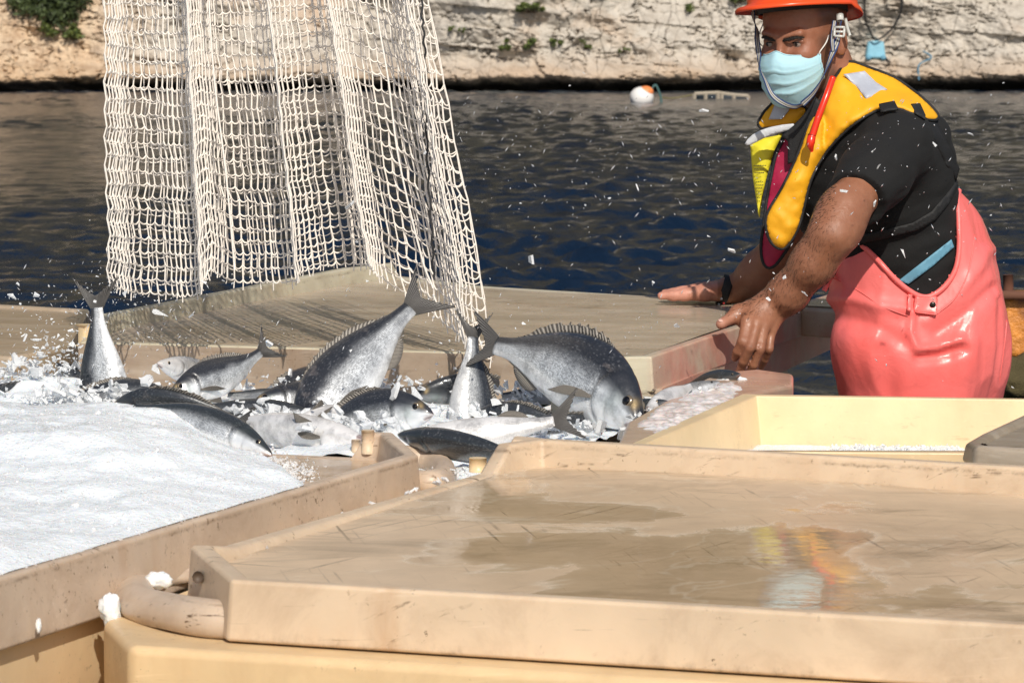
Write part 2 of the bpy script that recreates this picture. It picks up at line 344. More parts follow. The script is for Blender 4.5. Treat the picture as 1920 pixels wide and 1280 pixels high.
# ------------------------------------------------------------ the setting: water, cliff
def water():
    Y = np.concatenate([np.array([-30, 0, 8]), 14 * np.exp(np.linspace(0, math.log(135 / 14), 620)), [200, 900, 2500]])
    X = np.linspace(-1, 1, 760); X = np.sign(X) * (np.abs(X) * .45 + .55 * np.abs(X) ** 3)
    yy, xx = np.meshgrid(Y, X, indexing='ij'); half = 12 + np.abs(yy) * .48; half = np.where(yy > 140, 1500, half); half[:3] = 60
    x = xx * half; far = np.clip((yy - 8) / 8, 0, 1) * (yy < 140)
    z = np.zeros_like(x); r = np.random.default_rng(3)
    for k in range(46):
        lam = .20 * (1.052 ** k) * (1 + .2 * r.random()); an = r.normal(1.5, .5); kk = 2 * math.pi / lam
        ph = kk * (x * math.cos(an) + yy * math.sin(an)) + r.random() * 6.28
        s = np.sin(ph + .6 * np.sin(ph * .31 + k)); z += lam * .0105 * (np.exp(s) - 1.26) * (1 if lam < 1.0 else (1.0 / lam) ** 1.4)
    z *= (.65 + .6 * fbm(np.stack([x * .12, yy * .05, x * 0], -1), 2)) * far
    v = np.stack([x, yy, z], -1).reshape(-1, 3)
    m = mat('sea_water', (.006, .018, .05), .13, IOR=1.33); t = NT(m)
    c = t.coord('Object', scale=(1, .55, 1))
    b1 = t.bump(t.noise(c, 2.4, 5, .6, .4), .6, .22); t.bump(t.noise(c, 11, 4, .6), .5, .05, b1)
    foam = t.n('Attribute', attribute_name='Col'); 
    t.set('Base Color', t.mix(foam.outputs['Fac'], (.004, .012, .029), (.45, .48, .45)))
    fm = np.clip((yy - 117) / 5, 0, 1) * (yy < 128) * np.clip(fbm(np.stack([x * 1.2, yy * 3, x * 0], -1), 3) * 2 - .35, 0, .35)
    o = mk('water', v, grid_faces(len(Y), len(X)), m, cols=np.stack([fm.ravel()] * 3 + [fm.ravel() * 0 + 1], -1)); tag(o, kind='structure')
water()
YC = 124.0
def cliff_y(x, z):
    """distance of the rock face at x, height z (numpy)"""
    p = np.stack([x * .16, z * .22, x * 0 + 3], -1)
    y = YC + 1.8 * fbm(p, 3) + z * .34
    q = np.stack([x * .55 + .35 * fbm(np.stack([x, z, z * 0], -1) * .8, 2), z * 1.1 + x * .10, x * 0], -1)
    cell = q[..., 1] * 1.3; fr = cell - np.floor(cell)
    y += .28 * (_h(np.floor(cell).astype(np.int64), np.floor(q[..., 0] * 1.1 + np.floor(cell) * .37).astype(np.int64), np.full(x.shape, 5, np.int64)) - .5)
    y += -.16 * np.abs(fr - .5)
    y += .22 * fbm(np.stack([x * 1.3, z * 1.7 + x * .3, x * 0], -1), 6, .56)
    cr = np.abs(fbm(np.stack([x * .9 + 7, z * .9, x * 0], -1), 4, .55)); y += .3 * np.exp(-(cr / .02) ** 2)
    cr2 = np.abs(fbm(np.stack([x * .35 + 7, z * 2.2 + x * .15, x * 0 + 9], -1), 4, .55)); y += .3 * np.exp(-(cr2 / .022) ** 2)
    y -= .5 * np.exp(-((z - .55) / .35) ** 2); y += 1.1 * np.exp(-(np.maximum(z, 0) / .28) ** 2)   # undercut at the tide line
    return y
def cliff():
    X = np.concatenate([np.linspace(-190, -60, 24)[:-1], np.linspace(-60, -24, 300)[:-1], np.linspace(-24, 24, 1080), np.linspace(24, 60, 300)[1:], np.linspace(60, 190, 24)[1:]])
    Z = np.concatenate([[-1.5], np.linspace(-.3, 3.9, 150), np.linspace(4.05, 62, 90)])
    xx, zz = np.meshgrid(X, Z, indexing='ij'); yy = cliff_y(xx, zz)
    v = np.stack([xx, yy, zz], -1).reshape(-1, 3)
    m = mat('limestone', (.5, .43, .34), .9); t = NT(m)
    c = t.coord('Object')
    warm = t.noise(c, .22, 5, .6, .5); fine = t.noise(t.coord('Object', scale=(1, 1, 1.35)), 2.0, 8, .70)
    col = t.mix(t.ramp(fine, [(.25, 0), (.55, 1)]), (.30, .26, .215), (.52, .475, .415))
    col = t.mix(t.ramp(warm, [(.56, 0), (.70, .45)]), col, (.60, .38, .22))
    sepx = t.n('SeparateXYZ', {'Vector': t.n('NewGeometry').outputs['Position']})
    left = t.n('MapRange', {'Value': t.math('ADD', sepx.outputs[0], t.math('MULTIPLY', t.noise(c, .5, 4, .6), 5)), 'From Min': -9.5, 'From Max': -12.5, 'To Min': 0, 'To Max': 1}).outputs[0]
    col = t.mix(t.math('MULTIPLY', left, .75), col, t.mix(t.ramp(fine, [(.35, 0), (.6, 1)]), (.38, .235, .13), (.68, .50, .32)))
    zz_ = t.math('ADD', sepx.outputs[2], t.math('MULTIPLY', t.noise(t.coord('Object', scale=(1, 1, .2)), 1.3, 4, .7), -.62))
    tide = t.n('MapRange', {'Value': zz_, 'From Min': .16, 'From Max': -.04}).outputs[0]
    col = t.mix(t.ramp(t.math('MULTIPLY', t.n('MapRange', {'Value': zz_, 'From Min': 1.1, 'From Max': .1}).outputs[0], .5), [(0, 0), (1, 1)]), col, (.44, .27, .14))
    col = t.mix(tide, col, (.022, .017, .012))
    crk = t.vor(t.n('Mapping', {'Vector': t.n('MixRGB', {'Fac': .22, 'Color1': c, 'Color2': t.n('TexNoise', {'Vector': c, 'Scale': .9, 'Detail': 4}).outputs[1]}).outputs[0], 'Scale': (1.15, .2, .75)}).outputs[0], 1.5, 'DISTANCE_TO_EDGE')
    ck = t.math('MULTIPLY', t.ramp(crk, [(0, 1), (.016, 0)]), t.ramp(t.noise(c, 1.1, 3), [(.38, 0), (.55, 1)]))
    col = t.mix(t.math('MULTIPLY', ck, .95), col, (.07, .055, .042))
    pits = t.ramp(t.noise(t.coord('Object', scale=(1, .5, 1.8)), 5.5, 4, .6), [(.62, 0), (.72, .7)]); col = t.mix(pits, col, (.17, .125, .09))
    scrub = t.n('MapRange', {'Value': t.math('ADD', sepx.outputs[2], t.math('MULTIPLY', t.noise(c, .35, 5, .6), 6)), 'From Min': 7.5, 'From Max': 9.5}).outputs[0]
    col = t.mix(scrub, col, t.mix(t.ramp(t.noise(c, 1.1, 4, .6), [(.45, 0), (.6, 1)]), (.035, .045, .018), (.20, .15, .09)))
    t.set('Base Color', col); b1 = t.bump(fine, .45, .18); b2 = t.bump(t.noise(c, 14, 5, .7), .4, .04, b1); t.bump(ck, -.8, .15, b2)
    tag(mk('cliff', v, grid_faces(len(X), len(Z))[:, ::-1], m), kind='structure')
cliff()
def leafmat(name, c1, c2):
    m = mat(name, c1, .6); t = NT(m); oi = t.n('NewGeometry').outputs['Random Per Island']
    t.set('Base Color', t.mix(oi, c1, c2)); return m
M['leaf'] = leafmat('shrub_leaf', (.028, .05, .008), (.12, .15, .03)); M['leafd'] = leafmat('dark_shrub_leaf', (.018, .03, .010), (.06, .085, .022))
M['bark'] = simple('shrub_bark', (.09, .065, .045), .9)
def cliff_pt(px, py):
    Y = YC
    for _ in range(8):
        p = P(px, py, Y); Y = float(cliff_y(np.array([p[0]]), np.array([p[2]]))[0])
    return P(px, py, Y - .05)
def cliff_pts(q):
    q = np.asarray(q, float); Y = np.full(len(q), YC)
    for _ in range(4):
        d0 = q[:, 0] - 960; dy = (640 - q[:, 1]) * sp + FPX * cp; dz = (640 - q[:, 1]) * cp - FPX * sp; t = Y / dy; p = np.stack([d0 * t, Y, ZC + dz * t], 1); Y = cliff_y(p[:, 0], p[:, 2])
    t = (Y - .05) / dy; return np.stack([d0 * t, Y - .05, ZC + dz * t], 1)
def shrub(label, poly, n, size, lm='leaf', thick=.5):
    """wild shrub rooted in a crack: twiggy stems with many small leaf faces filling an uneven crown"""
    pts = [cliff_pt(*q) for q in poly]; pa = np.array(pts); xs = [q[0] for q in poly]; ys = [q[1] for q in poly]
    r = random.Random(int(xs[0] * 7 + ys[0])); V = []; F = []; cnt = 0; lobes = []
    for _ in range(max(4, n // 90)):
        for _t in range(50):
            x, y = r.uniform(min(xs), max(xs)), r.uniform(min(ys), max(ys))
            if inpoly(x, y, poly): lobes.append((x, y, r.uniform(.4, 1))); break
    lobes = lobes or [(xs[0], ys[0], 1)]
    ext = max(4., min(max(xs) - min(xs), max(ys) - min(ys)))
    LB = [r.choice(lobes) for _ in range(n)]; CP = cliff_pts([(r.gauss(lx, ext * .17 * ls), r.gauss(ly, ext * .13 * ls)) for lx, ly, ls in LB])
    while cnt < n:
        ls = LB[cnt][2]; c = CP[cnt]; c[1] -= thick * (.2 + ls) * abs(r.gauss(0, .5))
        a = nrm([r.gauss(0, 1), r.gauss(0, 1), r.gauss(0, 1)]); b = nrm(np.cross(a, [r.gauss(0, 1), r.gauss(0, 1), r.gauss(0, 1)])); s = size * r.uniform(.5, 1.3)
        k = len(V); V += [c - a * s, c + b * s * .5, c + a * s, c - b * s * .5]; F.append([k, k + 1, k + 2, k + 3]); cnt += 1
    base = cliff_pt(sum(xs) / len(xs), max(ys) - .2 * (max(ys) - min(ys))); base[1] += .1
    e = empty('shrub', base); tag(e, label, 'shrub', 'shrubs growing on the cliff'); mk('foliage', V, F, M[lm], e, smooth=False)
    st = []
    for lx, ly, ls in lobes[:8]:
        q = cliff_pt(lx, ly); q[1] -= .15; mid = (base + q) / 2 + np.array([0, -.12, -.05]); st.append(tube(spline([base, mid, q], 4), np.linspace(.03, .008, 9), 5))
    v, f = join(st); mk('stem', v, f, M['bark'], e)
def inpoly_np(x, y, poly):
    c = np.zeros(len(x), bool); n = len(poly)
    for i in range(n):
        xi, yi = poly[i]; xj, yj = poly[i - 1]
        if yi != yj: c ^= ((yi > y) != (yj > y)) & (x < (xj - xi) * (y - yi) / (yj - yi) + xi)
    return c
def inpoly(x, y, poly):
    c = False; n = len(poly); j = n - 1
    for i in range(n):
        xi, yi = poly[i]; xj, yj = poly[j]
        if (yi > y) != (yj > y) and x < (xj - xi) * (y - yi) / (yj - yi) + xi: c = not c
        j = i
    return c
shrub('large dark evergreen shrub hanging down the ochre rock at the top left', [(15, -30), (150, -30), (150, 10), (140, 35), (110, 40), (60, 20), (20, 0)], 5200, .10, 'leafd', 1.0)
shrub('bright green shrub below the large dark one on the ochre rock', [(75, 42), (120, 38), (155, 52), (150, 66), (100, 66), (82, 60)], 1500, .075)
shrub('round green shrub alone near the top edge of the pale cliff', [(972, 14), (990, 4), (1018, 8), (1026, 24), (1000, 28), (976, 22)], 800, .06)
shrub('longest green shrub along the crack in the middle of the cliff', [(905, 82), (950, 70), (985, 70), (1045, 74), (1060, 88), (1000, 90), (950, 92), (910, 84)], 1100, .055)
shrub('small drooping tuft in the crack right of the longest shrub', [(1088, 78), (1110, 74), (1108, 92), (1092, 92)], 170, .05)
shrub('tall thin shrub high on the cliff left of the helmet', [(1288, 6), (1308, 2), (1310, 18), (1296, 28), (1288, 20)], 260, .055)
shrub('dark green shrub cut by the top edge just left of the helmet', [(1362, -12), (1405, -14), (1402, 8), (1372, 6)], 700, .06)
shrub('tiny dark tuft on the cliff close to the right side of the net', [(840, 48), (850, 46), (852, 56), (842, 56)], 80, .05)
shrub('small brownish tuft right of the tiny dark one by the net', [(860, 54), (872, 52), (873, 60), (862, 61)], 90, .05)
shrub('sparse pair of tufts under the pale round patch of rock', [(1155, 90), (1166, 88), (1182, 92), (1180, 97), (1160, 97)], 90, .05)
# floating things by the rock
def buoy():
    c = G(1203, 186, -ZC + .1); e = empty('mooring_buoy', c - np.array([0, 0, .4])); tag(e, 'round white mooring buoy with an orange top floating by the cliff', 'buoy')
    v, f = ball(c + [0, 0, .05], .36, 16, (1, 1, .92)); v += .012 * fbm(v * 3, 2)[:, None]; mk('float', v, f, simple('buoy_white', (.78, .76, .74), .4, 5, .3, .05, .1), e)
    v, f = ball(c + [.12, -.03, .22], .24, 12, (1, 1, .75)); mk('cap', v, f, simple('buoy_orange', (.8, .25, .08), .5), e)
    ropes = [tube(spline([c + [.3, 0, .3], c + [.42, 0, .42], c + [.55, 0, .15], c + [.6, 0, -.1]], 6), .035, 6)]
    v, f = join(ropes); mk('rope', v, f, simple('teal_rope', (.05, .12, .12), .8), e)
    # line from the buoy to the floating cage
    a = c + np.array([.55, .2, .05]); b = G(1300, 178, -ZC + .1)
    v, f = tube(spline([a, (a * 2 + b) / 3 + [0, 0, -.06], (a + 2 * b) / 3 + [0, 0, -.04], b], 8), .025, 6)
    tag(mk('floating_line', v, f, simple('yellowed_rope', (.28, .24, .10), .8)), 'thin yellowish line floating between the white buoy and the wooden frame', 'rope')
buoy()
def frame():
    e = empty('cage_float', G(1350, 190, -ZC)); tag(e, 'low weathered frame with four open bays floating at the foot of the cliff', 'frame')
    m = simple('bleached_wood', (.42, .36, .28), .8); 
    def bar(a, b, r): return tube([a, b], r, 4)
    pts = [(1302, 176, 191), (1323, 175, 191), (1346, 174, 192), (1353, 175, 193), (1376, 178, 194), (1403, 180, 195)]
    tops = [P(x, a, 112.5 + i * .1) for i, (x, a, b) in enumerate(pts)]; bots = [P(x, b, 112.5 + i * .1) for i, (x, a, b) in enumerate(pts)]
    v, f = tube(tops, .05, 5); mk('rail', v, f, m, e, False); v, f = tube(bots, .045, 5); mk('rail', v, f, m, e, False)
    for a, b in zip(tops, bots): v, f = bar(a, b, .055); mk('upright', v, f, m, e, False)
    v, f = join([bar(tops[0] + [.05, .9, -.1], tops[-1] + [-.05, .9, -.1], .16)]); mk('dark_net_lining', v, f, simple('wet_mesh', (.02, .03, .04), .7), e)
frame()
def bluebox():
    c = cliff_pt(1640, 92); c[1] -= .3
    e = empty('plastic_drum', c - np.array([0, 0, .35])); tag(e, 'battered pale blue plastic drum hanging from a black hose on the cliff', 'drum')
    v, f = prism([(-.33, -.2), (.33, -.2), (.36, .2), (-.36, .2)], 0, .62); v = np.array(v); v[:4, 0] *= 1.06; v[4:, 0] *= .82; v[4:, 1] *= .8
    v += c - np.array([0, 0, .33]); o = mk('body', v, f, simple('faded_blue_plastic', (.22, .48, .62), .6, 8, .4, .05, .25), e); bev(o, .09, 3)
    for s in (-1, 1):
        v, f = ball(c + [s * .26, -.15, -.30], .11, 8, (1, 1, .9)); mk('foot', v, f, M['bluestrap'], e)
    hose = spline([cliff_pt(1622, -40), cliff_pt(1620, 30), cliff_pt(1630, 58), c + [0, -.1, .32], cliff_pt(1670, 55), cliff_pt(1688, 20), cliff_pt(1692, -40)], 8); hose[:, 1] -= .25
    v, f = tube(hose, .035, 6); tag(mk('hose', v, f, M['cord']), 'black hose looping down the cliff to hold the pale blue drum', 'hose')
    l2 = spline([cliff_pt(1598, 70), cliff_pt(1618, 86), cliff_pt(1650, 100), cliff_pt(1668, 118)], 6); l2[:, 1] -= .2
    v, f = tube(l2, .03, 6); tag(mk('mooring_line', v, f, M['cord']), 'thin dark line slanting behind the pale blue drum', 'rope')
    l3 = spline([cliff_pt(1730, 96), cliff_pt(1745, 108), cliff_pt(1722, 122), cliff_pt(1722, 150)], 6); l3[:, 1] -= .2
    v, f = tube(l3, .03, 6); tag(mk('blue_rope', v, f, simple('blue_rope', (.08, .2, .3), .8)), 'frayed blue rope hanging on the cliff right of the drum', 'rope')
bluebox()
# ------------------------------------------------------------ deck, tubs and lids
def deck():
    v, f = prism([(-6, 1.2), (6, 1.2), (6, 9.6), (-6, 9.6)], ZC - 2.05, ZC - 1.66)
    tag(mk('deck', v, f, simple('deck_steel', (.12, .13, .12), .6), smooth=False), kind='structure')
deck()
def offset_poly(poly, d):
    """inset a counter-clockwise polygon by d (xy)"""
    n = len(poly); out = []
    for i in range(n):
        p0, p1, p2 = (np.array(poly[k % n][:2]) for k in (i - 1, i, i + 1))
        e1 = nrm(p1 - p0); e2 = nrm(p2 - p1); n1 = np.array([-e1[1], e1[0]]); n2 = np.array([-e2[1], e2[0]])
        b = n1 + n2; b = b / (b @ b) * 2; out.append(p1 + b * d * (1 if b @ b < 8 else .5))
    return out
def ccw(p):
    a = sum(p[i][0] * p[(i + 1) % len(p)][1] - p[(i + 1) % len(p)][0] * p[i][1] for i in range(len(p))); return p if a > 0 else p[::-1]
def lid(parent, pts, zf, zb, m, mfloor, rimw=.03, lip=.006):
    """pts: (x,y,ztop) outer outline; one moulded rim-and-skirt mesh plus the recessed floor"""
    pts = ccw([tuple(p) for p in pts]); n = len(pts)
    inn = offset_poly(pts, rimw); inn2 = offset_poly(pts, rimw + .008); outb = offset_poly(pts, -lip)
    rings = [[(p[0], p[1], zb) for p in outb], [(p[0], p[1], p[2]) for p in pts], [(q[0], q[1], p[2]) for p, q in zip(pts, inn)], [(q[0], q[1], zf - .006) for q in inn2], [(q[0], q[1], zb) for q in inn2]]
    V = [v for r in rings for v in r]; F = []
    for k in range(5):
        a, b = k * n, ((k + 1) % 5) * n
        for i in range(n): F.append([a + i, a + (i + 1) % n, b + (i + 1) % n, b + i])
    o = mk('rim', V, F, m, parent); bev(o, .007, 3)
    fl = offset_poly(pts, rimw + .001); A = np.array(fl); mn, mx = A.min(0), A.max(0)
    v2, f2 = cdt_fill([tuple(q) for q in fl], .035)
    z = zf + .0035 * fbm(np.column_stack([v2 * 2.1, np.zeros(len(v2))]), 2) 
    o2 = mk('floor_panel', np.column_stack([v2, z]), f2, mfloor, parent)
    if np.mean([p.normal.z for p in o2.data.polygons]) < 0: o2.data.flip_normals()
    return o, o2
def cdt_fill(poly, h, extra=None):
    bd = []; n = len(poly)
    for i in range(n):
        a = np.array(poly[i], float); b = np.array(poly[(i + 1) % n], float); k = max(1, int(np.linalg.norm(b - a) / h))
        for q in range(k): bd.append(a + (b - a) * q / k)
    nb = len(bd); xs = np.array(bd); mn, mx = xs.min(0), xs.max(0); ins = []
    A = np.array(poly, float)[:, :2]; B = np.roll(A, -1, 0); dx = B - A
    for iy, y in enumerate(np.arange(mn[1], mx[1], h * .87)):
        x = np.arange(mn[0] + (h / 2 if iy % 2 else 0), mx[0], h); q = np.stack([x, x * 0 + y], 1); q = q[inpoly_np(q[:, 0], q[:, 1], A)]
        if len(q) == 0: continue
        t_ = np.clip(((q[:, None] - A) * dx).sum(2) / (dx ** 2).sum(1), 0, 1); d = np.min(np.linalg.norm(A + t_[..., None] * dx - q[:, None], axis=2), 1); ins += q[d > h * .45].tolist()
    allp = [Vector(p) for p in bd] + [Vector(p) for p in ins]
    r = delaunay_2d_cdt(allp, [(i, (i + 1) % nb) for i in range(nb)], [list(range(nb))], 1, 1e-7)
    return np.array([tuple(v) for v in r[0]]), [list(f) for f in r[2]]
def handle(parent, a, b, out, z, r=.02, m=None, name='handle'):
    """moulded loop handle bulging out of a cut corner"""
    a = np.array([*a[:2], z]); b = np.array([*b[:2], z]); out = np.array([*out[:2], 0.]); mid = (a + b) / 2
    pts = spline([a - out * .3, a + out * .55, a + out * .9 + (mid - a) * .35, mid + out * 1.12, b + out * .9 + (mid - b) * .35, b + out * .55, b - out * .3], 6)
    v, f = tube(pts, r, 12); v[:, 2] = z + (v[:, 2] - z) * 1.15
    return mk(name, v, f, m, parent)
def world(p): return np.array([p[0], p[1]])
# front lid
zR = ZC - .650
e = empty('fish_tray', [*G(1100, 950, -.73)[:2], ZC - .72]); tag(e, 'large wet tan tub lid in the foreground mirroring the yellow vest', 'tray')
A = G(357, 1034, -.648); B = G(432, 1086, -.650); B2 = G(2330, 1194, -.650); D = G(2250, 890, -.622); E1 = G(1010, 820, -.622); E0 = G(933, 832, -.625)
A[2] = ZC - .640
Lp = [A + (E0 - A) * .08, A + (E0 - A) * .90, A + (E0 - A) * .93]
pts = [(*A[:2], ZC - .640), (*B[:2], ZC - .650), (*B2[:2], ZC - .650), (*D[:2], ZC - .622), (*E1[:2], ZC - .622), (*E0[:2], ZC - .624), (*Lp[2][:2], ZC - .6590), (*Lp[1][:2], ZC - .6592), (*Lp[0][:2], ZC - .652)]
lid(e, pts, ZC - .660, ZC - .722, M['lid_front'], M['wet'], .024)
# the loop handle wraps the cut corner
hp = spline([P(560, 1172, 4.145), P(470, 1166, 4.135), P(390, 1158, 4.15), P(320, 1148, 4.21), P(262, 1134, 4.30), P(252, 1116, 4.40), P(275, 1100, 4.50), P(330, 1092, 4.56), P(400, 1084, 4.60)], 8)
v, f = tube(hp, .0265, 16); v[:, 2] = np.maximum(v[:, 2] - .003, ZC - .7235); mk('handle', v, f, M['lid_left'], e)
v, f = join([tube([P(896, 858, 5.30), P(896, 884, 5.30)], .0135, 14)]); o = mk('peg', v, f, M['tub_cream'], e, False); o.data.shade_smooth(); [setattr(p, 'use_smooth', len(p.vertices) == 4) for p in o.data.polygons]
v, f = tube([P(990, 850, 5.22), P(990, 850, 5.262)], .0095, 14); mk('bolt_hole', v, f, mat('hole', (.01, .007, .005), .9), e)
v, f = prism([tuple(G(958, 866, -.66)[:2]), tuple(G(1010, 870, -.66)[:2]), tuple(G(1015, 862, -.66)[:2]), tuple(G(963, 858, -.66)[:2])], ZC - .665, ZC - .626); o = mk('corner_block', v, f, M['lid_front'], e); bev(o, .005, 3)
v, f = tube([P(372, 1080, 4.26), P(371, 1082, 4.22)], .007, 10); v2, f2 = join([(v, f)]); mk('slot', v2, f2, mat('slot_dark', (.09, .06, .04), .6), e)
# tub under the front lid
e = empty('fish_tub', [*G(1200, 1000, -.8)[:2], ZC - 1.66]); tag(e, 'tan plastic tub carrying the wet foreground lid', 'tub', 'tan plastic fish tubs')
tp = ccw([tuple(G(192, 1166, -.727)[:2]), tuple(G(240, 1214, -.727)[:2]), tuple(G(2400, 1350, -.727)[:2]), tuple(G(2350, 960, -.73)[:2]), tuple(G(900, 905, -.73)[:2]), tuple(G(800, 935, -.73)[:2])])
def tubmesh(parent, poly, zt, zb, m, wall=.045, inner=None, floor=None):
    poly = ccw(poly); i1 = offset_poly(poly, .0); i2 = offset_poly(poly, .012); i3 = offset_poly(poly, wall * .45); ii = offset_poly(poly, wall); ib = offset_poly(poly, wall + .03); n = len(poly)
    rings = [[(p[0], p[1], zb) for p in i3], [(p[0], p[1], zt - .11) for p in i2], [(p[0], p[1], zt - .075) for p in i1], [(p[0], p[1], zt) for p in i1], [(p[0], p[1], zt) for p in ii], [(p[0], p[1], zb + .05) for p in ib]]
    V = [v for r in rings for v in r]; F = []
    for k in range(5):
        for i in range(n): F.append([k * n + i, k * n + (i + 1) % n, (k + 1) * n + (i + 1) % n, (k + 1) * n + i])
    F.append([5 * n + i for i in range(n)]); F.append(list(range(n))[::-1])
    o = mk('wall', V, F, m, parent); bev(o, .012, 4); return o
tubmesh(e, tp, ZC - .7245, ZC - 1.66, M['tub_front'], .13)
# left lid with ice
e = empty('fish_tray', [*G(300, 1000, -.7)[:2], ZC - .73]); tag(e, 'scuffed tan tub lid on the left heaped with crushed ice', 'tray')
W1 = G(784, 849, -.648); W0 = G(0, 1080, -.648); dv = nrm(W1 - W0); F1 = W0 - dv * .5; W2 = G(738, 808, -.648); W2b = G(700, 806, -.648)
Bk = W2b - UU * 1.35; Fk = F1 - UU * 1.35
pl = [(*F1[:2], zR), (*W1[:2], zR), (*W2[:2], zR), (*W2b[:2], zR), (*(W2b - UU * .03)[:2], zR - .042), (*Bk[:2], zR - .042), (*Fk[:2], zR)]
lid(e, pl, ZC - .692, ZC - .735, M['lid_left'], plastic('wet_floor_left', (.60, .42, .26), .6, .8, 0, 12, streak=.4), .022)
hp = spline([P(770, 905, 5.36), P(812, 905, 5.33), P(832, 893, 5.42), P(826, 876, 5.55), P(800, 862, 5.6), P(760, 858, 5.6)], 8)
v, f = tube(hp, .020, 14); mk('handle', v, f, M['lid_left'], e)
v, f = tube([P(690, 806, 5.56), P(690, 850, 5.56)], .0105, 14); o = mk('peg', v, f, M['lid_front'], e, False); [setattr(p, 'use_smooth', len(p.vertices) == 4) for p in o.data.polygons]
v, f = tube([P(668, 824, 5.62), P(668, 848, 5.62)], .008, 14); o = mk('peg', v, f, M['lid_front'], e, False); [setattr(p, 'use_smooth', len(p.vertices) == 4) for p in o.data.polygons]
e = empty('fish_tub', [*G(0, 1100, -.8)[:2], ZC - 1.66]); tag(e, 'tan plastic tub under the ice-heaped lid at the left', 'tub', 'tan plastic fish tubs')
tl = [W0 - dv * .5 + UU * .01, G(186, 1160, -.735), G(186, 1160, -.735) + dv * .55, G(186, 1160, -.735) + dv * .55 - UU * 1.2, W0 - dv * .5 - UU * 1.2]
Q1 = G(190, 1150, -.735)[:2]; d2 = dv[:2]; 
tubmesh(e, [tuple(Q1 - d2 * .9), tuple(Q1 + d2 * .02), tuple(Q1 + d2 * .06 - UU[:2] * .05), tuple(Q1 + d2 * .06 - UU[:2] * 1.3), tuple(Q1 - d2 * .9 - UU[:2] * 1.3)], ZC - .737, ZC - 1.66, M['tub_left'])
# tub that receives the fish (between the lids): walls hidden, filled with slush
ctr = [G(1180, 800, -.70)[:2], G(860, 905, -.70)[:2], (W2 + [0, .03, 0])[:2], (Bk + np.array([0, .03, 0]))[:2], (Bk + VV * .72)[:2], G(1150, 715, -.70)[:2]]
e = empty('fish_tub', [*G(600, 740, -.7)[:2], ZC - 1.66]); tag(e, 'tan plastic tub in the middle buried under the falling fish', 'tub', 'tan plastic fish tubs')
tubmesh(e, [tuple(p) for p in ctr], ZC - .735, ZC - 1.66, M['lid_brown'])
# far lid
zF = ZC - .605
e = empty('fish_tray', [*G(800, 600, -.65)[:2], ZC - .66]); tag(e, 'big weathered tub lid behind the fish on which the man leans', 'tray')
c1 = G(1222, 668, -.610); c1b = G(1155, 672, -.615)
r1 = c1 + (G(1550, 556, -.610) - c1) * 1.22
k0 = G(905, 536, -.612); k1 = G(1352, 563, -.612)
pl = [(*c1[:2], ZC - .610), (*r1[:2], ZC - .610), (*(k1 + (k1 - k0) * .55)[:2], ZC - .612), (*k1[:2], ZC - .612), (*k0[:2], ZC - .612), (*G(748, 520, -.612)[:2], ZC - .608), (*G(735, 505, -.595)[:2], ZC - .578), (*G(690, 497, -.578)[:2], ZC - .578), (*G(640, 502, -.578)[:2], ZC - .578), (*G(190, 588, -.578)[:2], ZC - .578), (*G(150, 630, -.60)[:2], ZC - .61), (*c1b[:2], ZC - .612)]
o, fl = lid(e, pl, ZC - .6115, ZC - .675, M['lid_far_side'], M['wet_far'], .022)
v, f = prism([tuple(p) for p in offset_poly(ccw([tuple(G(1260, 740, -.68)[:2]), tuple((r1 - VV * .12 + UU * .0)[:2]), tuple((r1 - VV * .12 - UU * .3)[:2]), tuple(G(1000, 760, -.68)[:2])]), .02)], ZC - .74, ZC - .67); mk('under_rim', v, f, M['lid_far_side'], e, smooth=False)
a = pl[-2]; b = pl[-1]; a = np.array([a[0], a[1]]); b = np.array([b[0], b[1]]); dd_ = (b - a) / np.linalg.norm(b - a); nn_ = np.array([dd_[1], -dd_[0]]); nn_ = nn_ if nn_[1] < 0 else -nn_
a = a - dd_ * .0; v, f = prism([tuple(a + nn_ * .0035), tuple(b + nn_ * .0035), tuple(b + nn_ * .0085), tuple(a + nn_ * .0085)], ZC - .70, ZC - .6135); mk('front_skirt_cover', v, f, M['skirt'], e, smooth=False)  # thin dark strip added over the sunlit front wall to tone it down
v, f = tube([P(160, 608, 6.75), P(160, 648, 6.75)], .016, 4); o = mk('peg', v, f, M['tub_cream'], e, False); bev(o, .004, 2)
v, f = prism([tuple(G(1150, 735, -.70)[:2] + UU[:2] * q[0] + VV[:2] * q[1]) for q in ((0, 0), (.085, -.0), (.085, .07), (0, .07))], ZC - .70, ZC - .617); o = mk('corner_block', v, f, M['lid_far'], e); bev(o, .008, 3)
e = empty('fish_tub', [*G(900, 620, -.7)[:2], ZC - 1.66]); tag(e, 'weathered tub under the big lid the man leans on', 'tub', 'tan plastic fish tubs')
tubmesh(e, [tuple((c1 + VV * .1 - UU * .15)[:2]), tuple((r1 - VV * .15 - UU * .12)[:2]), tuple((k1)[:2] - VV[:2] * .1), tuple(G(760, 530, -.6)[:2] - VV[:2] * .1), tuple(G(230, 600, -.6)[:2] - VV[:2] * .1)], ZC - .745, ZC - 1.66, M['lid_brown'])
# left far lid
e = empty('fish_tray', [*G(60, 620, -.7)[:2], ZC - .70]); tag(e, 'brown wet tub lid at the far left beyond the ice splash', 'tray')
q = G(168, 579, -.625)
lid(e, [(*p[:2], ZC - .625) for p in (q, G(-260, 556, -.625), G(-420, 640, -.625), G(20, 668, -.625), G(125, 652, -.625))], ZC - .632, ZC - .71, M['lid_brown'], plastic('wet_floor_brown', (.47, .36, .25), .6, .6, 0, 13, streak=.5), .02)
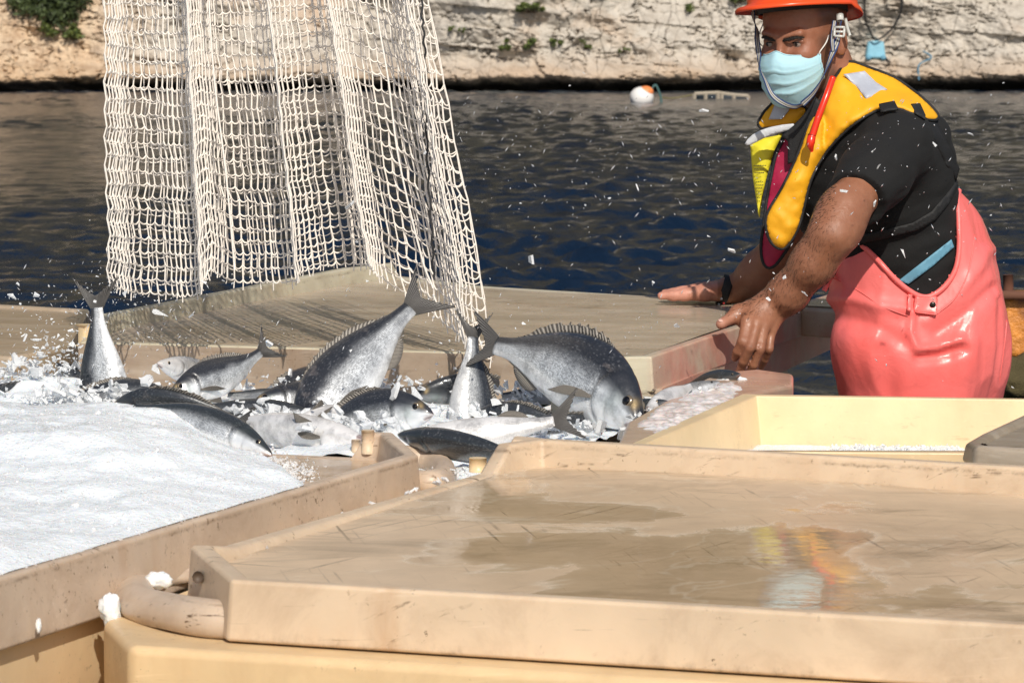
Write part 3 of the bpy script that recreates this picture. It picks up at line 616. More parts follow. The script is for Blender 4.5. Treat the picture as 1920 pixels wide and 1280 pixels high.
# right tub, open
e = empty('fish_tub', [*G(1600, 800, -.7)[:2], ZC - 1.66]); tag(e, 'open cream tub on the right with a little ice inside', 'tub')
i0 = G(1418, 742, -.645); i1 = G(1180, 845, -.645); i2 = G(2150, 752, -.645); i3 = G(2150, 860, -.645)
o0 = G(1392, 733, -.640); o2 = G(2170, 746, -.640)
n = 4; inner = [i1[:2], i0[:2], i2[:2], i3[:2] + [0, .1]]; outer = [i1[:2] - UU[:2] * .02, o0[:2], o2[:2] + [.05, 0], i3[:2] + [.08, .05]]
V = []; F = []
for ring, z in ((outer, ZC - 1.66), (outer, ZC - .645), (inner, ZC - .645), (offset_poly(ccw(inner), .02) if ccw(inner) is inner else offset_poly(ccw(inner), .02)[::-1], ZC - .80)):
    V += [(p[0], p[1], z) for p in ring]
for k in range(3):
    for i in range(4): F.append([k * 4 + i, k * 4 + (i + 1) % 4, (k + 1) * 4 + (i + 1) % 4, (k + 1) * 4 + i])
F.append([12, 13, 14, 15]); o = mk('wall', V, F, M['tub_cream'], e); bev(o, .012, 4)
v2, f2 = cdt_fill([tuple(p) for p in offset_poly(ccw(inner), .002)], .02)
z = ZC - .728 + .006 * fbm(np.column_stack([v2 * 14, v2[:, 0] * 0]), 4)
o = mk('ice_bed', np.column_stack([v2, z]), f2, M['ice']); tag(o, 'thin layer of crushed ice at the bottom of the open cream tub', 'ice', kind='stuff')
# stained slab between
e = empty('plastic_slab', [*G(1330, 760, -.69)[:2], ZC - .69]); tag(e, 'pink-stained wet tub edge between the leaning hand and the open tub', 'slab')
v, f = prism([tuple(G(x, y, -.648)[:2]) for x, y in ((1488, 702), (1420, 693), (1340, 700), (1175, 792), (1150, 850), (1235, 822), (1405, 738), (1486, 722))][::-1], ZC - .69, ZC - .6465)
o = mk('slab', v, f, M['flange'], e); bev(o, .008, 3)
# lid corner right, its shade painted in as grey
e = empty('fish_tray', [*G(1900, 850, -.66)[:2], ZC - .67]); tag(e, 'weathered lid corner in painted grey shade lying over the right end of the open tub', 'tray')
lid(e, [(*p[:2], ZC - .607) for p in (G(1812, 828, -.607), G(1840, 812, -.607), G(1945, 764, -.607), G(2300, 770, -.607), G(2300, 860, -.607), G(1830, 836, -.607))], ZC - .614, ZC - .637, M['lid_shaded'], M['lid_shaded'], .018)
v, f = tube([P(1844, 841, 5.05), P(1844, 841, 5.08)], .008, 10); mk('bolt_hole', v, f, mat('hole2', (.03, .02, .015), .9), e)
# ------------------------------------------------------------ ice
def icemound():
    n1, n2 = 330, 300
    s = np.linspace(0, 1, n1); q = np.linspace(0, 1, n2); ss, qq = np.meshgrid(s, q, indexing='ij')
    O = (F1 + dv * .02)[:2] - UU[:2] * .010; Lv = 1.62 + .02; Lu = 1.30
    x = O[0] + d2[0] * ss * (np.linalg.norm(W1 - F1) - .02) * 1.06 - UU[0] * qq * Lu; y = O[1] + d2[1] * ss * (np.linalg.norm(W1 - F1) - .02) * 1.06 - UU[1] * qq * Lu
    u = qq * Lu; vlen = np.linalg.norm(W1 - F1); vv = ss * vlen * 1.06
    base = -.650 + .050 * (1 - np.exp(-u / .22)) + .02 * np.exp(-((u - .35) / .2) ** 2 - ((vv - 1.35) / .3) ** 2)
    # falls away to the bare floor by the back right corner
    px, py = proj(np.stack([x, y, x * 0 + ZC - .65], -1))
    line = (px - 200) * .369 - (py - 745) * .929 + 10 * fbm(np.stack([x * 9, y * 9, x * 0], -1), 3)         # >0 behind/right of the ice edge
    gone = np.clip(line / 60 + .30, 0, 1); back = np.clip((790 - py) / 60, 0, 1)
    z = base - .10 * gone - .05 * back - .055 * np.exp(-((px - 450) / 75) ** 2 - ((py - 842) / 30) ** 2) - .045 * np.clip(1 - vv / .05, 0, 1)
    p = np.stack([x, y, x * 0], -1)
    z += (.015 * fbm(p * 5, 3) + .0032 * fbm(p * 20, 3, .5) + .0012 * np.abs(fbm(p * 80, 2))) * np.clip(u / .06 + .15, 0, 1)
    v = np.stack([x, y, z + ZC], -1).reshape(-1, 3)
    o = mk('ice_heap', v, grid_faces(n1, n2), M['ice']); tag(o, 'big heap of white crushed ice filling the left tub lid', 'ice', kind='stuff')
    if o.data.polygons[100].normal.z < 0: o.data.flip_normals()
    return v.reshape(n1, n2, 3)
IM = icemound()
def flake(c, s, r, thin=.16):
    k = r.choice([4, 4, 5, 5, 6]); an = sorted(r.uniform(0, 6.28) for _ in range(k)); rad = [s * r.uniform(.55, 1.1) for _ in an]
    ax = nrm([r.gauss(0, 1), r.gauss(0, 1), r.gauss(0, 1)]); b = nrm(np.cross(ax, [.3, .5, .8])); c2 = np.cross(ax, b); t = s * thin; asp = r.uniform(.45, 1)
    V = [c + b * math.cos(a) * q + c2 * math.sin(a) * q * asp - ax * t for a, q in zip(an, rad)] + [c + b * math.cos(a) * q * .85 + c2 * math.sin(a) * q * .85 * asp + ax * t for a, q in zip(an, rad)]
    F = [[i, (i + 1) % k, k + (i + 1) % k, k + i] for i in range(k)] + [list(range(k))[::-1], list(range(k, 2 * k))]; return V, F
def scatter(name, cs, sz, m, label, cat):
    r = random.Random(len(cs)); V, F = join([flake(np.array(c), s, r) for c, s in zip(cs, sz)]); return tag(mk(name, V, F, m, smooth=False), label, cat, kind='stuff')
# loose flakes over the heap
cs = []; sz = []; r = random.Random(5)
for _ in range(11000):
    i = int(r.uniform(60, 329)); j = int(abs(r.gauss(0, 1)) * 120) % 299; q = IM[i, j]; px, py = proj(q)
    if px < -40 or q[2] < ZC - .684: continue
    cs.append(q + [0, 0, .0015]); sz.append(r.uniform(.0016, .0042) if r.random() < .985 else r.uniform(.005, .009)); cs[-1][2] -= .0022
for _ in range(900):
    t_ = r.random(); q = G(330 + 255 * t_ + r.gauss(0, 16), 792 + 100 * t_ + r.gauss(0, 7), -.682); cs.append(q); sz.append(r.uniform(.002, .006))
scatter('ice_flakes', cs, sz, M['ice'], 'loose flakes of ice scattered over the white heap', 'ice flakes')
# slush under and between the fish
def slush():
    poly = [tuple(p) for p in offset_poly(ccw([tuple(p) for p in ctr]), -.02)]; v2, f2 = cdt_fill(poly, .016)
    z = ZC - .705 + .016 * fbm(np.column_stack([v2 * 9, v2[:, 0] * 0]), 4, .55); px, py = proj(np.column_stack([v2, z]))
    z += .035 * np.exp(-((px - 60) / 110) ** 2) + .012 * np.exp(-((px - 620) / 120) ** 2)
    z -= .01 * np.clip((px - 900) / 300, 0, 1); z += .012 * np.clip((v2 @ VV[:2] - (np.array(ctr[1]) @ VV[:2]) - .42) / .3, 0, 1)
    o = mk('slush', np.column_stack([v2, z]), f2, M['ice']); tag(o, 'bed of crushed ice under the pile of fish', 'ice', kind='stuff')
    if o.data.polygons[10].normal.z < 0: o.data.flip_normals()
slush()
cs = []; sz = []
def clump(px, py, Y, n, sx, sy, smin=.005, smax=.016, dz=.05):
    for _ in range(n):
        cs.append(P(r.gauss(px, sx), r.gauss(py, sy), Y + r.uniform(-dz, dz))); sz.append(r.uniform(smin, smax) if r.random() < .8 else smax * 1.3)
for a in [(620, 800, 5.9, 90, 45, 10), (470, 780, 6.0, 110, 70, 12), (560, 790, 6.05, 60, 60, 10), (700, 795, 5.95, 50, 40, 9), (330, 812, 5.9, 160, 70, 10), (150, 745, 6.1, 220, 60, 12, .004, .014), (420, 712, 6.45, 120, 60, 9, .003, .010), (700, 722, 6.4, 110, 60, 9, .003, .010), (1010, 735, 6.3, 130, 60, 12, .003, .010), (760, 700, 6.5, 50, 120, 14, .002, .006), (60, 705, 6.5, 160, 45, 16, .004, .012), (40, 700, 6.45, 30, 30, 16, .008, .018), (120, 660, 6.5, 60, 40, 20, .002, .007),
          (860, 885, 5.42, 14, 22, 5, .006, .012), (1060, 800, 5.85, 50, 60, 8), (880, 780, 6.1, 40, 60, 12), (680, 850, 5.7, 14, 14, 4, .004, .009), (1235, 790, 5.95, 70, 40, 10, .003, .012), (1300, 765, 6.1, 80, 50, 10, .003, .010), (1380, 740, 6.35, 60, 25, 7, .004, .012)]:
    clump(*a)
for a in [(600, 805, 5.8, 14, 60, 8), (480, 775, 5.95, 12, 50, 8), (700, 785, 5.85, 10, 50, 8), (760, 735, 6.0, 6, 40, 12)]: clump(*a, .012, .02)
scatter('ice_flakes', cs, sz, M['flake'], 'shards and flakes of ice scattered among the fish', 'ice flakes')
cs = []; sz = []
for t_ in np.linspace(0, 1, 60):   # bits caught in the joint between left lid and front lid
    if (t_ * 7) % 1 < .55: continue
    px = 440 + t_ * 400; py = 1046 - t_ * 148; cs.append(G(px + r.uniform(-6, 6), py + r.uniform(-3, 2), -.662)); sz.append(r.uniform(.005, .013))
for _ in range(500): cs.append(G(r.uniform(1560, 1800), r.uniform(832, 846), -.726)); sz.append(r.uniform(.003, .008))
scatter('ice_flakes', cs, sz, M['ice'], 'bits of ice caught in the joints of the lids', 'ice flakes')
def chunk(label, px, py, Y, s, sc=(1, 1, 1), seed=1):
    v, f = ball((0, 0, 0), 1, 14); v = v * (1 + .35 * fbm(v * 1.6 + seed * 5, 3)[:, None] + .1 * fbm(v * 6 + seed, 2)[:, None]) * s * np.array(sc); v += P(px, py, Y)
    tag(mk('ice_lump', v, f, M['ice']), label, 'ice lump', 'lumps of ice')
chunk('white ice lump hanging on the corner of the foreground tub', 206, 1142, 4.28, .017, (.85, .8, 1.25), 1)
chunk('small ice lump lodged above the corner handle', 297, 1086, 4.42, .013, (1.3, .9, .8), 2)
chunk('ice lump under the leaning hand beside the fish heads', 1370, 728, 6.36, .028, (1.45, .8, .75), 3)
chunk('short ice lump on the joint right of the corner handle', 386, 1035, 4.52, .009, (1.6, .8, .6), 4)
chunk('tiny ice sliver stuck on the wall of the left lid', 72, 1172, 4.16, .006, (.5, .6, 1.6), 5)
v2, f2 = cdt_fill([tuple(G(x, y, -.646)[:2]) for x, y in ((1185, 800), (1238, 816), (1330, 772), (1400, 737), (1385, 712), (1320, 722), (1230, 762))], .006)
pz = np.column_stack([v2, v2[:, 0] * 0]); bpx = np.array([G(x, y, -.646)[:2] for x, y in ((1185, 800), (1238, 816), (1330, 772), (1400, 737), (1385, 712), (1320, 722), (1230, 762))]); b2_ = np.roll(bpx, -1, 0); dxx = b2_ - bpx; tq = np.clip(((v2[:, None] - bpx) * dxx).sum(2) / (dxx ** 2).sum(1), 0, 1); dbd = np.min(np.linalg.norm(bpx + tq[..., None] * dxx - v2[:, None], axis=2), 1); z = ZC - .6485 + (.0045 + .0028 * fbm(pz * 90, 4, .6)) * np.clip(dbd / .02, 0, 1) ** .7 * (1 + .6 * fbm(pz * 15, 2))
o = mk('slush', np.column_stack([v2, z]), f2, M['slush']); tag(o, 'pink stained slush smeared on the tub edge below the fish heads', 'slush', kind='stuff')
if o.data.polygons[10].normal.z < 0: o.data.flip_normals()
# ------------------------------------------------------------ fish
def ip(u, xs, ys): 
    xs = np.array(xs); ys = np.array(ys); d = np.gradient(ys, xs); i = np.clip(np.searchsorted(xs, u, side='right') - 1, 0, len(xs) - 2)
    h = xs[i + 1] - xs[i]; t = (u - xs[i]) / h; return (2 * t ** 3 - 3 * t ** 2 + 1) * ys[i] + (t ** 3 - 2 * t ** 2 + t) * h * d[i] + (-2 * t ** 3 + 3 * t ** 2) * ys[i + 1] + (t ** 3 - t ** 2) * h * d[i + 1]
SP = {
 'bream': dict(top=([0, .02, .06, .12, .2, .3, .42, .55, .68, .78, .86], [-.022, .008, .05, .098, .142, .172, .172, .142, .09, .052, .04]),
               bot=([0, .02, .06, .12, .2, .3, .42, .55, .68, .78, .86], [-.030, -.054, -.078, -.105, -.13, -.146, -.147, -.122, -.075, -.043, -.036]),
               wid=([0, .02, .06, .12, .2, .3, .42, .55, .68, .78, .86], [.008, .024, .042, .058, .07, .074, .068, .052, .031, .017, .009]), eye=(.088, .024), er=.0235),
 'bass': dict(top=([0, .02, .06, .12, .2, .3, .42, .55, .68, .78, .86], [-.006, .008, .026, .05, .074, .092, .096, .086, .06, .038, .03]),
              bot=([0, .02, .06, .12, .2, .3, .42, .55, .68, .78, .86], [-.014, -.026, -.042, -.062, -.082, -.094, -.094, -.082, -.056, -.034, -.027]),
              wid=([0, .02, .06, .12, .2, .3, .42, .55, .68, .78, .86], [.006, .018, .034, .048, .058, .064, .062, .052, .034, .018, .009]), eye=(.085, .012), er=.014)}
def fish(label, sp_, head, tail, dors, roll=0, bv=0, bl=0, dark=0., pale=0., fins=('dorsal', 'anal', 'pectoral', 'tail'), eye=True, group='fish tumbling onto the ice', spiny=1, gillred=False, tailspread=1., z0=None, fullL=None):
    S = SP[sp_]; H = P(*head); T = P(*tail); ax = T - H; L = np.linalg.norm(ax); ax = ax / L
    if fullL: L = fullL
    wv = np.array([dors[0], 0, -dors[1]], float); wv = nrm(wv - ax * (wv @ ax)); lat = np.cross(ax, wv)      # lat: its sign tells which flank faces us
    ro = math.radians(roll); wv, lat = wv * math.cos(ro) + lat * math.sin(ro), lat * math.cos(ro) - wv * math.sin(ro)
    sgn = 1 if lat[1] < 0 else -1           # flank towards the camera
    def T3(x, y, z):                           # local (fractions of L) -> world with bend
        x = np.asarray(x, float); c = x - .5
        zb = bv * (1 - 4 * c * c); yb = bl * (1 - 4 * c * c); sl = -8 * bv * c; sy = -8 * bl * c
        xx = x - z * sl - y * sy; zz = z + zb; yy = y + yb
        return H + L * (np.multiply.outer(xx, ax) + np.multiply.outer(zz, wv) + np.multiply.outer(yy, lat))
    e = empty('fish', (0, 0, 0)); 
    nu, nr = 84, 40; u = .86 * (np.linspace(0, 1, nu) ** 1.25); th = np.arange(nr) / nr * 2 * math.pi
    DK = .9 if sp_ == 'bream' else 1.; top = ip(u, *S['top']) * DK; bot = ip(u, *S['bot']) * DK; wd = ip(u, *S['wid'])
    uu, tt = np.meshgrid(u, th, indexing='ij'); ct, st = np.cos(tt), np.sin(tt)
    mid = ((top + bot) / 2)[:, None]; hh = ((top - bot) / 2)[:, None]
    z = mid + hh * np.sign(ct) * np.abs(ct) ** .92; y = wd[:, None] * np.sign(st) * np.abs(st) ** (1.15 if sp_ == 'bream' else .95)
    zn = (z - mid) / hh; side = np.abs(st)
    # gill cover crease, cheek, mouth slit
    oc = .205 + .02 * np.cos(zn * 2.2) - .035 * zn ** 2; y = y * (1 - .24 * np.exp(-((uu - oc - .012) / .006) ** 2) * (side > .3) + .07 * np.exp(-((uu - oc + .012) / .02) ** 2))
    oc2 = .15 - .02 * zn ** 2; y = y * (1 - .06 * np.exp(-((uu - oc2) / .006) ** 2) * (zn < .3))
    ml = S['bot'][1][0] * .5 + S['top'][1][0] * .5 - .008 - uu * .35; mth = np.exp(-((z - ml) / .0045) ** 2) * (uu < .052) 
    y = y * (1 - .35 * mth)
    y = y * (1 - .15 * np.exp(-(((uu - S['eye'][0]) ** 2 + (z - S['eye'][1]) ** 2) / (S['er'] * 1.15) ** 2)))
    v = T3(uu.ravel(), y.ravel(), z.ravel())
    # colour by anatomy
    f = np.clip((zn + .05 + .12 * fbm(np.stack([uu * 9, zn * 2, st], -1), 3)), -1, 1)
    back = np.array([.028, .031, .040]); flank = np.array([.74, .77, .80]); bel = np.array([.86, .87, .88])
    if sp_ == 'bass': back = np.array([.04, .048, .05])
    a = np.clip((f - .10) / .40, 0, 1)[..., None] ** .8; b = np.clip((-f - .25) / .4, 0, 1)[..., None]
    col = flank * (1 - a) + back * a; col = col * (1 - b) + bel * b
    if dark: col = col * (1 - dark) + np.array([.035, .04, .045]) * dark * (1 - .3 * b) + .0
    if pale: col = col * (1 - pale) + np.array([.86, .84, .83]) * pale
    hd = np.clip((.21 - uu) / .03, 0, 1)[..., None]
    if sp_ == 'bream' and not pale:
        bl_ = np.exp(-(((uu - .215) / .022) ** 2 + ((z - .065) / .035) ** 2))[..., None]; col = col * (1 - .95 * bl_) + np.array([.012, .012, .014]) * .95 * bl_
        gd = np.exp(-(((uu - .06) / .014) ** 2 + ((zn - .72) / .25) ** 2))[..., None]; col = col * (1 - .7 * gd) + np.array([.5, .36, .16]) * .7 * gd
        ck = np.exp(-(((uu - .13) / .035) ** 2 + ((z + .01) / .035) ** 2))[..., None]; col = col * (1 - .5 * ck) + np.array([.42, .50, .47]) * .5 * ck
    opl = (np.exp(-((uu - oc - .010) / .0045) ** 2) * (zn < .75) * (zn > -.9) + .5 * np.exp(-((uu - oc2) / .004) ** 2) * (zn < .3))[..., None] * (0 if pale > .9 else .7); col = col * (1 - opl) + np.array([.03, .028, .03]) * opl
    lip = (mth * 1.0)[..., None] * (uu[..., None] < .05); col = col * (1 - lip * .85) + np.array([.13, .05, .045]) * lip * .85
    lips = np.exp(-((z - ml) / .013) ** 2)[..., None] * (uu[..., None] < .045) * (1 - lip); col = col * (1 - .5 * lips) + np.array([.62, .40, .36]) * .5 * lips
    al = np.clip(1 - 1.6 * hd[..., 0], .12, 1) * np.clip(1 - b[..., 0] * .8, .2, 1) * (1 - pale * .8)
    rgba = np.concatenate([np.clip(col, 0, 1), al[..., None]], -1).reshape(-1, 4)
    uv = np.stack([uu, zn * .5 + .5], -1).reshape(-1, 2)
    F = grid_faces(nu, nr, cv=True).tolist() + [list(range(nr)), list(range((nu - 1) * nr, nu * nr))[::-1]]
    base = (v.min(0) + v.max(0)) / 2; base[2] = v[:, 2].min(); e.location = Vector(base)
    tag(e, label, 'fish', group)
    body = mk('body', v, F, M['fish'], e, cols=rgba, uvs=uv)
    bm = bmesh.new(); bm.from_mesh(body.data); bmesh.ops.recalc_face_normals(bm, faces=bm.faces); bm.to_mesh(body.data); bm.free()
    def fin(name, gx, gz, gy, m='fin', nrow=None):
        n_, k_ = gx.shape; v3 = T3(gx.ravel(), gy.ravel(), gz.ravel()); uv_ = np.stack(np.meshgrid(np.linspace(0, 1, n_), np.linspace(0, 1, k_), indexing='ij'), -1).reshape(-1, 2)
        o = mk(name, v3, grid_faces(n_, k_), M[m], e, uvs=uv_); solid(o, .0011, 0); return o
    rr = random.Random(int(head[0] * 3 + head[1]))
    if 'tail' in fins:
        n_, k_ = 25, 14; a_ = np.linspace(-1, 1, n_)[:, None]; s_ = np.linspace(0, 1, k_)[None]
        ln = .075 + .095 * np.abs(a_) ** 1.3; gx = .85 + s_ * ln * (1 + .04 * np.sin(a_ * 40)); gz = a_ * (.034 + s_ * (.095 * tailspread + .02 * np.abs(a_))); gy = .012 * np.sin(a_ * 3 + s_ * 2) * s_
        fin('tail_fin', gx, gz, gy)
    if 'dorsal' in fins:
        n_, k_ = 47, 4; q = np.linspace(0, 1, n_); ux = .27 + .47 * q; h = (.040 if sp_ == 'bream' else .038) * (np.sin(np.clip(q * 1.12, 0, 1) * math.pi) ** .45) * (1 - .3 * q) * spiny
        zig = np.where((np.arange(n_) % 4 == 0) | (q > .6), 1, .66); gx = np.stack([ux + .035 * s * (1 - .3 * q) for s in np.linspace(0, 1, k_)], 1)
        tz = ip(ux, *S['top']) * DK; gz = np.stack([tz - .006 + h * s * (zig if s > .9 else 1) for s in np.linspace(0, 1, k_)], 1); gy = np.zeros_like(gx) + .004 * np.sin(np.arange(n_)[:, None] * 1.3) * np.linspace(0, 1, k_)
        fin('dorsal_fin', gx, gz, gy, 'finpale' if sp_ == 'bream' else 'fin')
    if 'anal' in fins:
        n_, k_ = 20, 3; q = np.linspace(0, 1, n_); ux = .56 + .18 * q; h = .035 * np.sin(np.clip(q * 1.2 + .08, 0, 1) * math.pi) ** .5
        gx = np.stack([ux + .03 * s for s in np.linspace(0, 1, k_)], 1); bz = ip(ux, *S['bot']) * DK; gz = np.stack([bz + .005 - h * s for s in np.linspace(0, 1, k_)], 1); fin('anal_fin', gx, gz, np.zeros_like(gx), 'finpale')
    if 'pectoral' in fins:
        n_, k_ = 12, 12; a_ = np.linspace(-1, 1, n_)[:, None]; s_ = np.linspace(0, 1, k_)[None]; ln = .19 * (1 - .35 * (a_ * .5 + .5)) if sp_ == 'bream' else .1 * (1 - .2 * a_ ** 2)
        gx = .22 + s_ * ln * .96; gz = -.035 - s_ * ln * .22 + a_ * (.005 + .013 * np.sin(s_ * 2.4)); w0 = float(ip(np.array([.22]), *S['wid'])[0]); gy = sgn * (w0 * .93 + .006 + s_ * .035 + 0 * a_)
        fin('pectoral_fin', gx, gz, gy, 'finpale')
        gx = .27 + s_ * .10 + 0 * a_; gz = -.125 * (1 if sp_ == 'bream' else .6) - s_ * .03 + a_ * (.004 + .02 * s_) ; fin('pelvic_fin', gx, gz, sgn * (.022 + .02 * s_ + 0 * a_), 'finpale')
    if eye:
        for sg in (1, -1):
            ex, ez = S['eye']; er = S['er']; wy = float(ip(np.array([ex]), *S['wid'])[0]) * .80
            c = T3(np.array([ex]), np.array([sg * (wy - er * .32)]), np.array([ez]))[0]
            v1, f1 = ball((0, 0, 0), er * L, 12); R = np.stack([ax, wv, lat]); v1 = v1 * np.array([1, 1, .55]); ey = mk('eye', v1 @ R + c, f1, M['fring'], e)
            v1, f1 = ball((0, 0, 0), er * L * .70, 10); v1 = v1 * np.array([1, 1, .5]); c2 = T3(np.array([ex]), np.array([sg * (wy + er * .12)]), np.array([ez]))[0]; mk('pupil', v1 @ R + c2, f1, M['feye'], ey)
    if gillred:
        c = T3(np.array([.2]), np.array([sgn * .055]), np.array([-.09]))[0]; v1, f1 = ball(c, .016, 10, (1.4, .5, .8)); mk('gill', v1, f1, M['gill'], e)
    return e
# (head px,py,Y) (tail px,py,Y) dorsal direction in the picture
fish('upright bream plunging head first into the ice at the far left, tail up', 'bream', (222, 872, 6.28), (178, 528, 6.30), (-1, .1), roll=-14, bv=.015, tailspread=.8, fins=('tail',), eye=False)
fish('bream landing on its belly, forked tail raised to the right, beside the upright left one', 'bream', (315, 735, 6.25), (512, 640, 6.4), (-.5, -1), bv=-.07, fins=('tail', 'dorsal', 'pectoral'))
fish('pale head of a fish peeping out behind the landing bream', 'bass', (296, 678, 6.42), (430, 716, 6.6), (.2, -1), pale=.75, fins=(), fullL=.26)
fish('dark bream lying on the ice with its head to the left, spread fins above', 'bream', (203, 762, 6.08), (470, 790, 6.0), (.15, -1), roll=30, dark=.82, bv=.02, fullL=.28, fins=('dorsal', 'tail', 'pectoral'))
fish('slim dark fish lying along the ice just in front of the dark bream', 'bass', (196, 776, 5.98), (480, 806, 5.85), (.1, -1), roll=35, dark=.85, fins=('tail', 'dorsal'), eye=False)
fish('white belly of a long fish lying across the ice behind the lid peg', 'bass', (690, 832, 5.72), (380, 786, 5.95), (0, 1), roll=-20, pale=.93, fins=('pectoral',), eye=False)
fish('slim fish head poking out of the ice heap with dark eye and pink mouth', 'bass', (512, 850, 5.35), (262, 780, 5.50), (.25, -1), roll=22, bv=.04, fins=(), fullL=.33)
fish('bream with upturned head half hidden left of the big diagonal bream', 'bream', (640, 690, 6.6), (450, 810, 6.4), (-.5, -1), roll=20, fins=('dorsal',), dark=.25)
fish('large silver bream diving diagonally, tail caught under the net', 'bream', (560, 862, 6.10), (812, 540, 6.32), (-1, -.6), roll=-4, bv=.045, fins=('tail', 'dorsal', 'pectoral', 'anal'), spiny=.7, tailspread=.7)
fish('bream face turned to the right in the centre with striped back fin', 'bream', (812, 768, 5.92), (560, 850, 6.05), (-.25, -1), roll=10, bv=.06, fullL=.30, fins=('dorsal', 'pectoral', 'tail'))
fish('dark bream standing on its head under the hanging corner of the net', 'bream', (876, 892, 6.2), (888, 590, 6.3), (.9, -.1), roll=24, dark=.4, fins=('tail', 'dorsal'), tailspread=.7)
fish('biggest bream curving down to the right with raised spiny back fin and clear face', 'bream', (1208, 790, 5.93), (880, 640, 6.28), (.5, -1), roll=2, bv=.052, fins=('tail', 'dorsal', 'pectoral', 'anal'), spiny=1.15, tailspread=.75)
fish('white bellied fish with its dark forked tail to the right below the big bream', 'bass', (735, 836, 5.80), (1088, 778, 5.78), (.1, 1), roll=-25, pale=.85, fins=('tail', 'anal'), eye=False, bv=.015)
fish('dark backed fish lying between the two lids beside the round peg', 'bass', (745, 812, 5.62), (1010, 868, 5.46), (.1, -1), roll=48, dark=.72, fullL=.31, fins=(), eye=False)
fish('dark body lying under the big bream in the middle', 'bream', (880, 780, 6.2), (1080, 810, 6.1), (.1, -1), roll=25, dark=.85, fins=('dorsal',), eye=False, fullL=.26)
fish('blue grey back of a fish lying behind the slim dark fish', 'bass', (600, 752, 6.3), (400, 738, 6.35), (0, -1), roll=40, dark=.5, fins=(), eye=False)
fish('thin dark fish stretched below the blue grey one', 'bass', (600, 778, 6.12), (345, 764, 6.15), (0, -1), roll=30, dark=.9, fins=('tail',), eye=False, fullL=.25)
fish('small black snout sticking out right of the biggest bream', 'bass', (1252, 750, 5.99), (1130, 792, 6.05), (-.4, -1), roll=20, dark=.9, fins=(), fullL=.22, gillred=False)
fish('white belly of a fish beside the black snout on the stained edge', 'bass', (1212, 772, 5.97), (1330, 704, 6.18), (.6, 1), roll=0, pale=.9, fins=(), eye=False, fullL=.2)
fish('grey and white fish head next to the ice lump under the hand', 'bass', (1348, 714, 6.16), (1225, 768, 6.1), (-.3, -1), roll=15, pale=.35, fins=(), fullL=.2)
fish('dark fish wedged under the lid below the fingertips', 'bass', (1388, 700, 6.33), (1285, 726, 6.45), (-.2, -1), roll=0, dark=.9, fins=(), fullL=.18, gillred=True)
fish('dark fish back half buried in ice at the left picture edge', 'bass', (-60, 745, 6.35), (130, 725, 6.5), (0, -1), roll=30, dark=.8, fins=('dorsal',), eye=False)
fish('small dark fin and back showing in the ice spray at the left', 'bass', (165, 722, 6.45), (70, 660, 6.6), (0, -1), roll=20, dark=.8, fins=('dorsal',), eye=False, fullL=.14)
fish('dark back showing between the upright left bream and the dark bream', 'bream', (330, 742, 6.22), (160, 752, 6.2), (.1, -1), roll=30, dark=.7, fins=('dorsal',), eye=False, fullL=.24)
fish('silver flank lying left of the big diagonal bream', 'bream', (470, 752, 6.2), (640, 762, 6.25), (.05, -1), roll=-25, fins=('dorsal', 'tail'), fullL=.26)
fish('pale belly turned up in front of the big diagonal bream', 'bream', (540, 812, 5.95), (690, 770, 6.05), (.1, 1), roll=-20, pale=.85, fins=('pectoral',), eye=False, fullL=.22)
fish('dark bream lying behind the upside down bream in the middle', 'bream', (780, 735, 6.4), (960, 730, 6.5), (.1, -1), roll=35, dark=.6, fins=('dorsal',), eye=False, fullL=.26)
fish('silver bream lying flat under the head of the biggest bream', 'bream', (960, 815, 5.95), (1190, 790, 6.1), (-.1, -1), roll=45, dark=.2, fins=('dorsal',), eye=False, fullL=.25)
fish('slim silver fish squeezed along the wall behind the biggest bream', 'bass', (1150, 728, 6.35), (960, 742, 6.3), (0, -1), roll=30, dark=.3, fins=(), eye=False, fullL=.24)
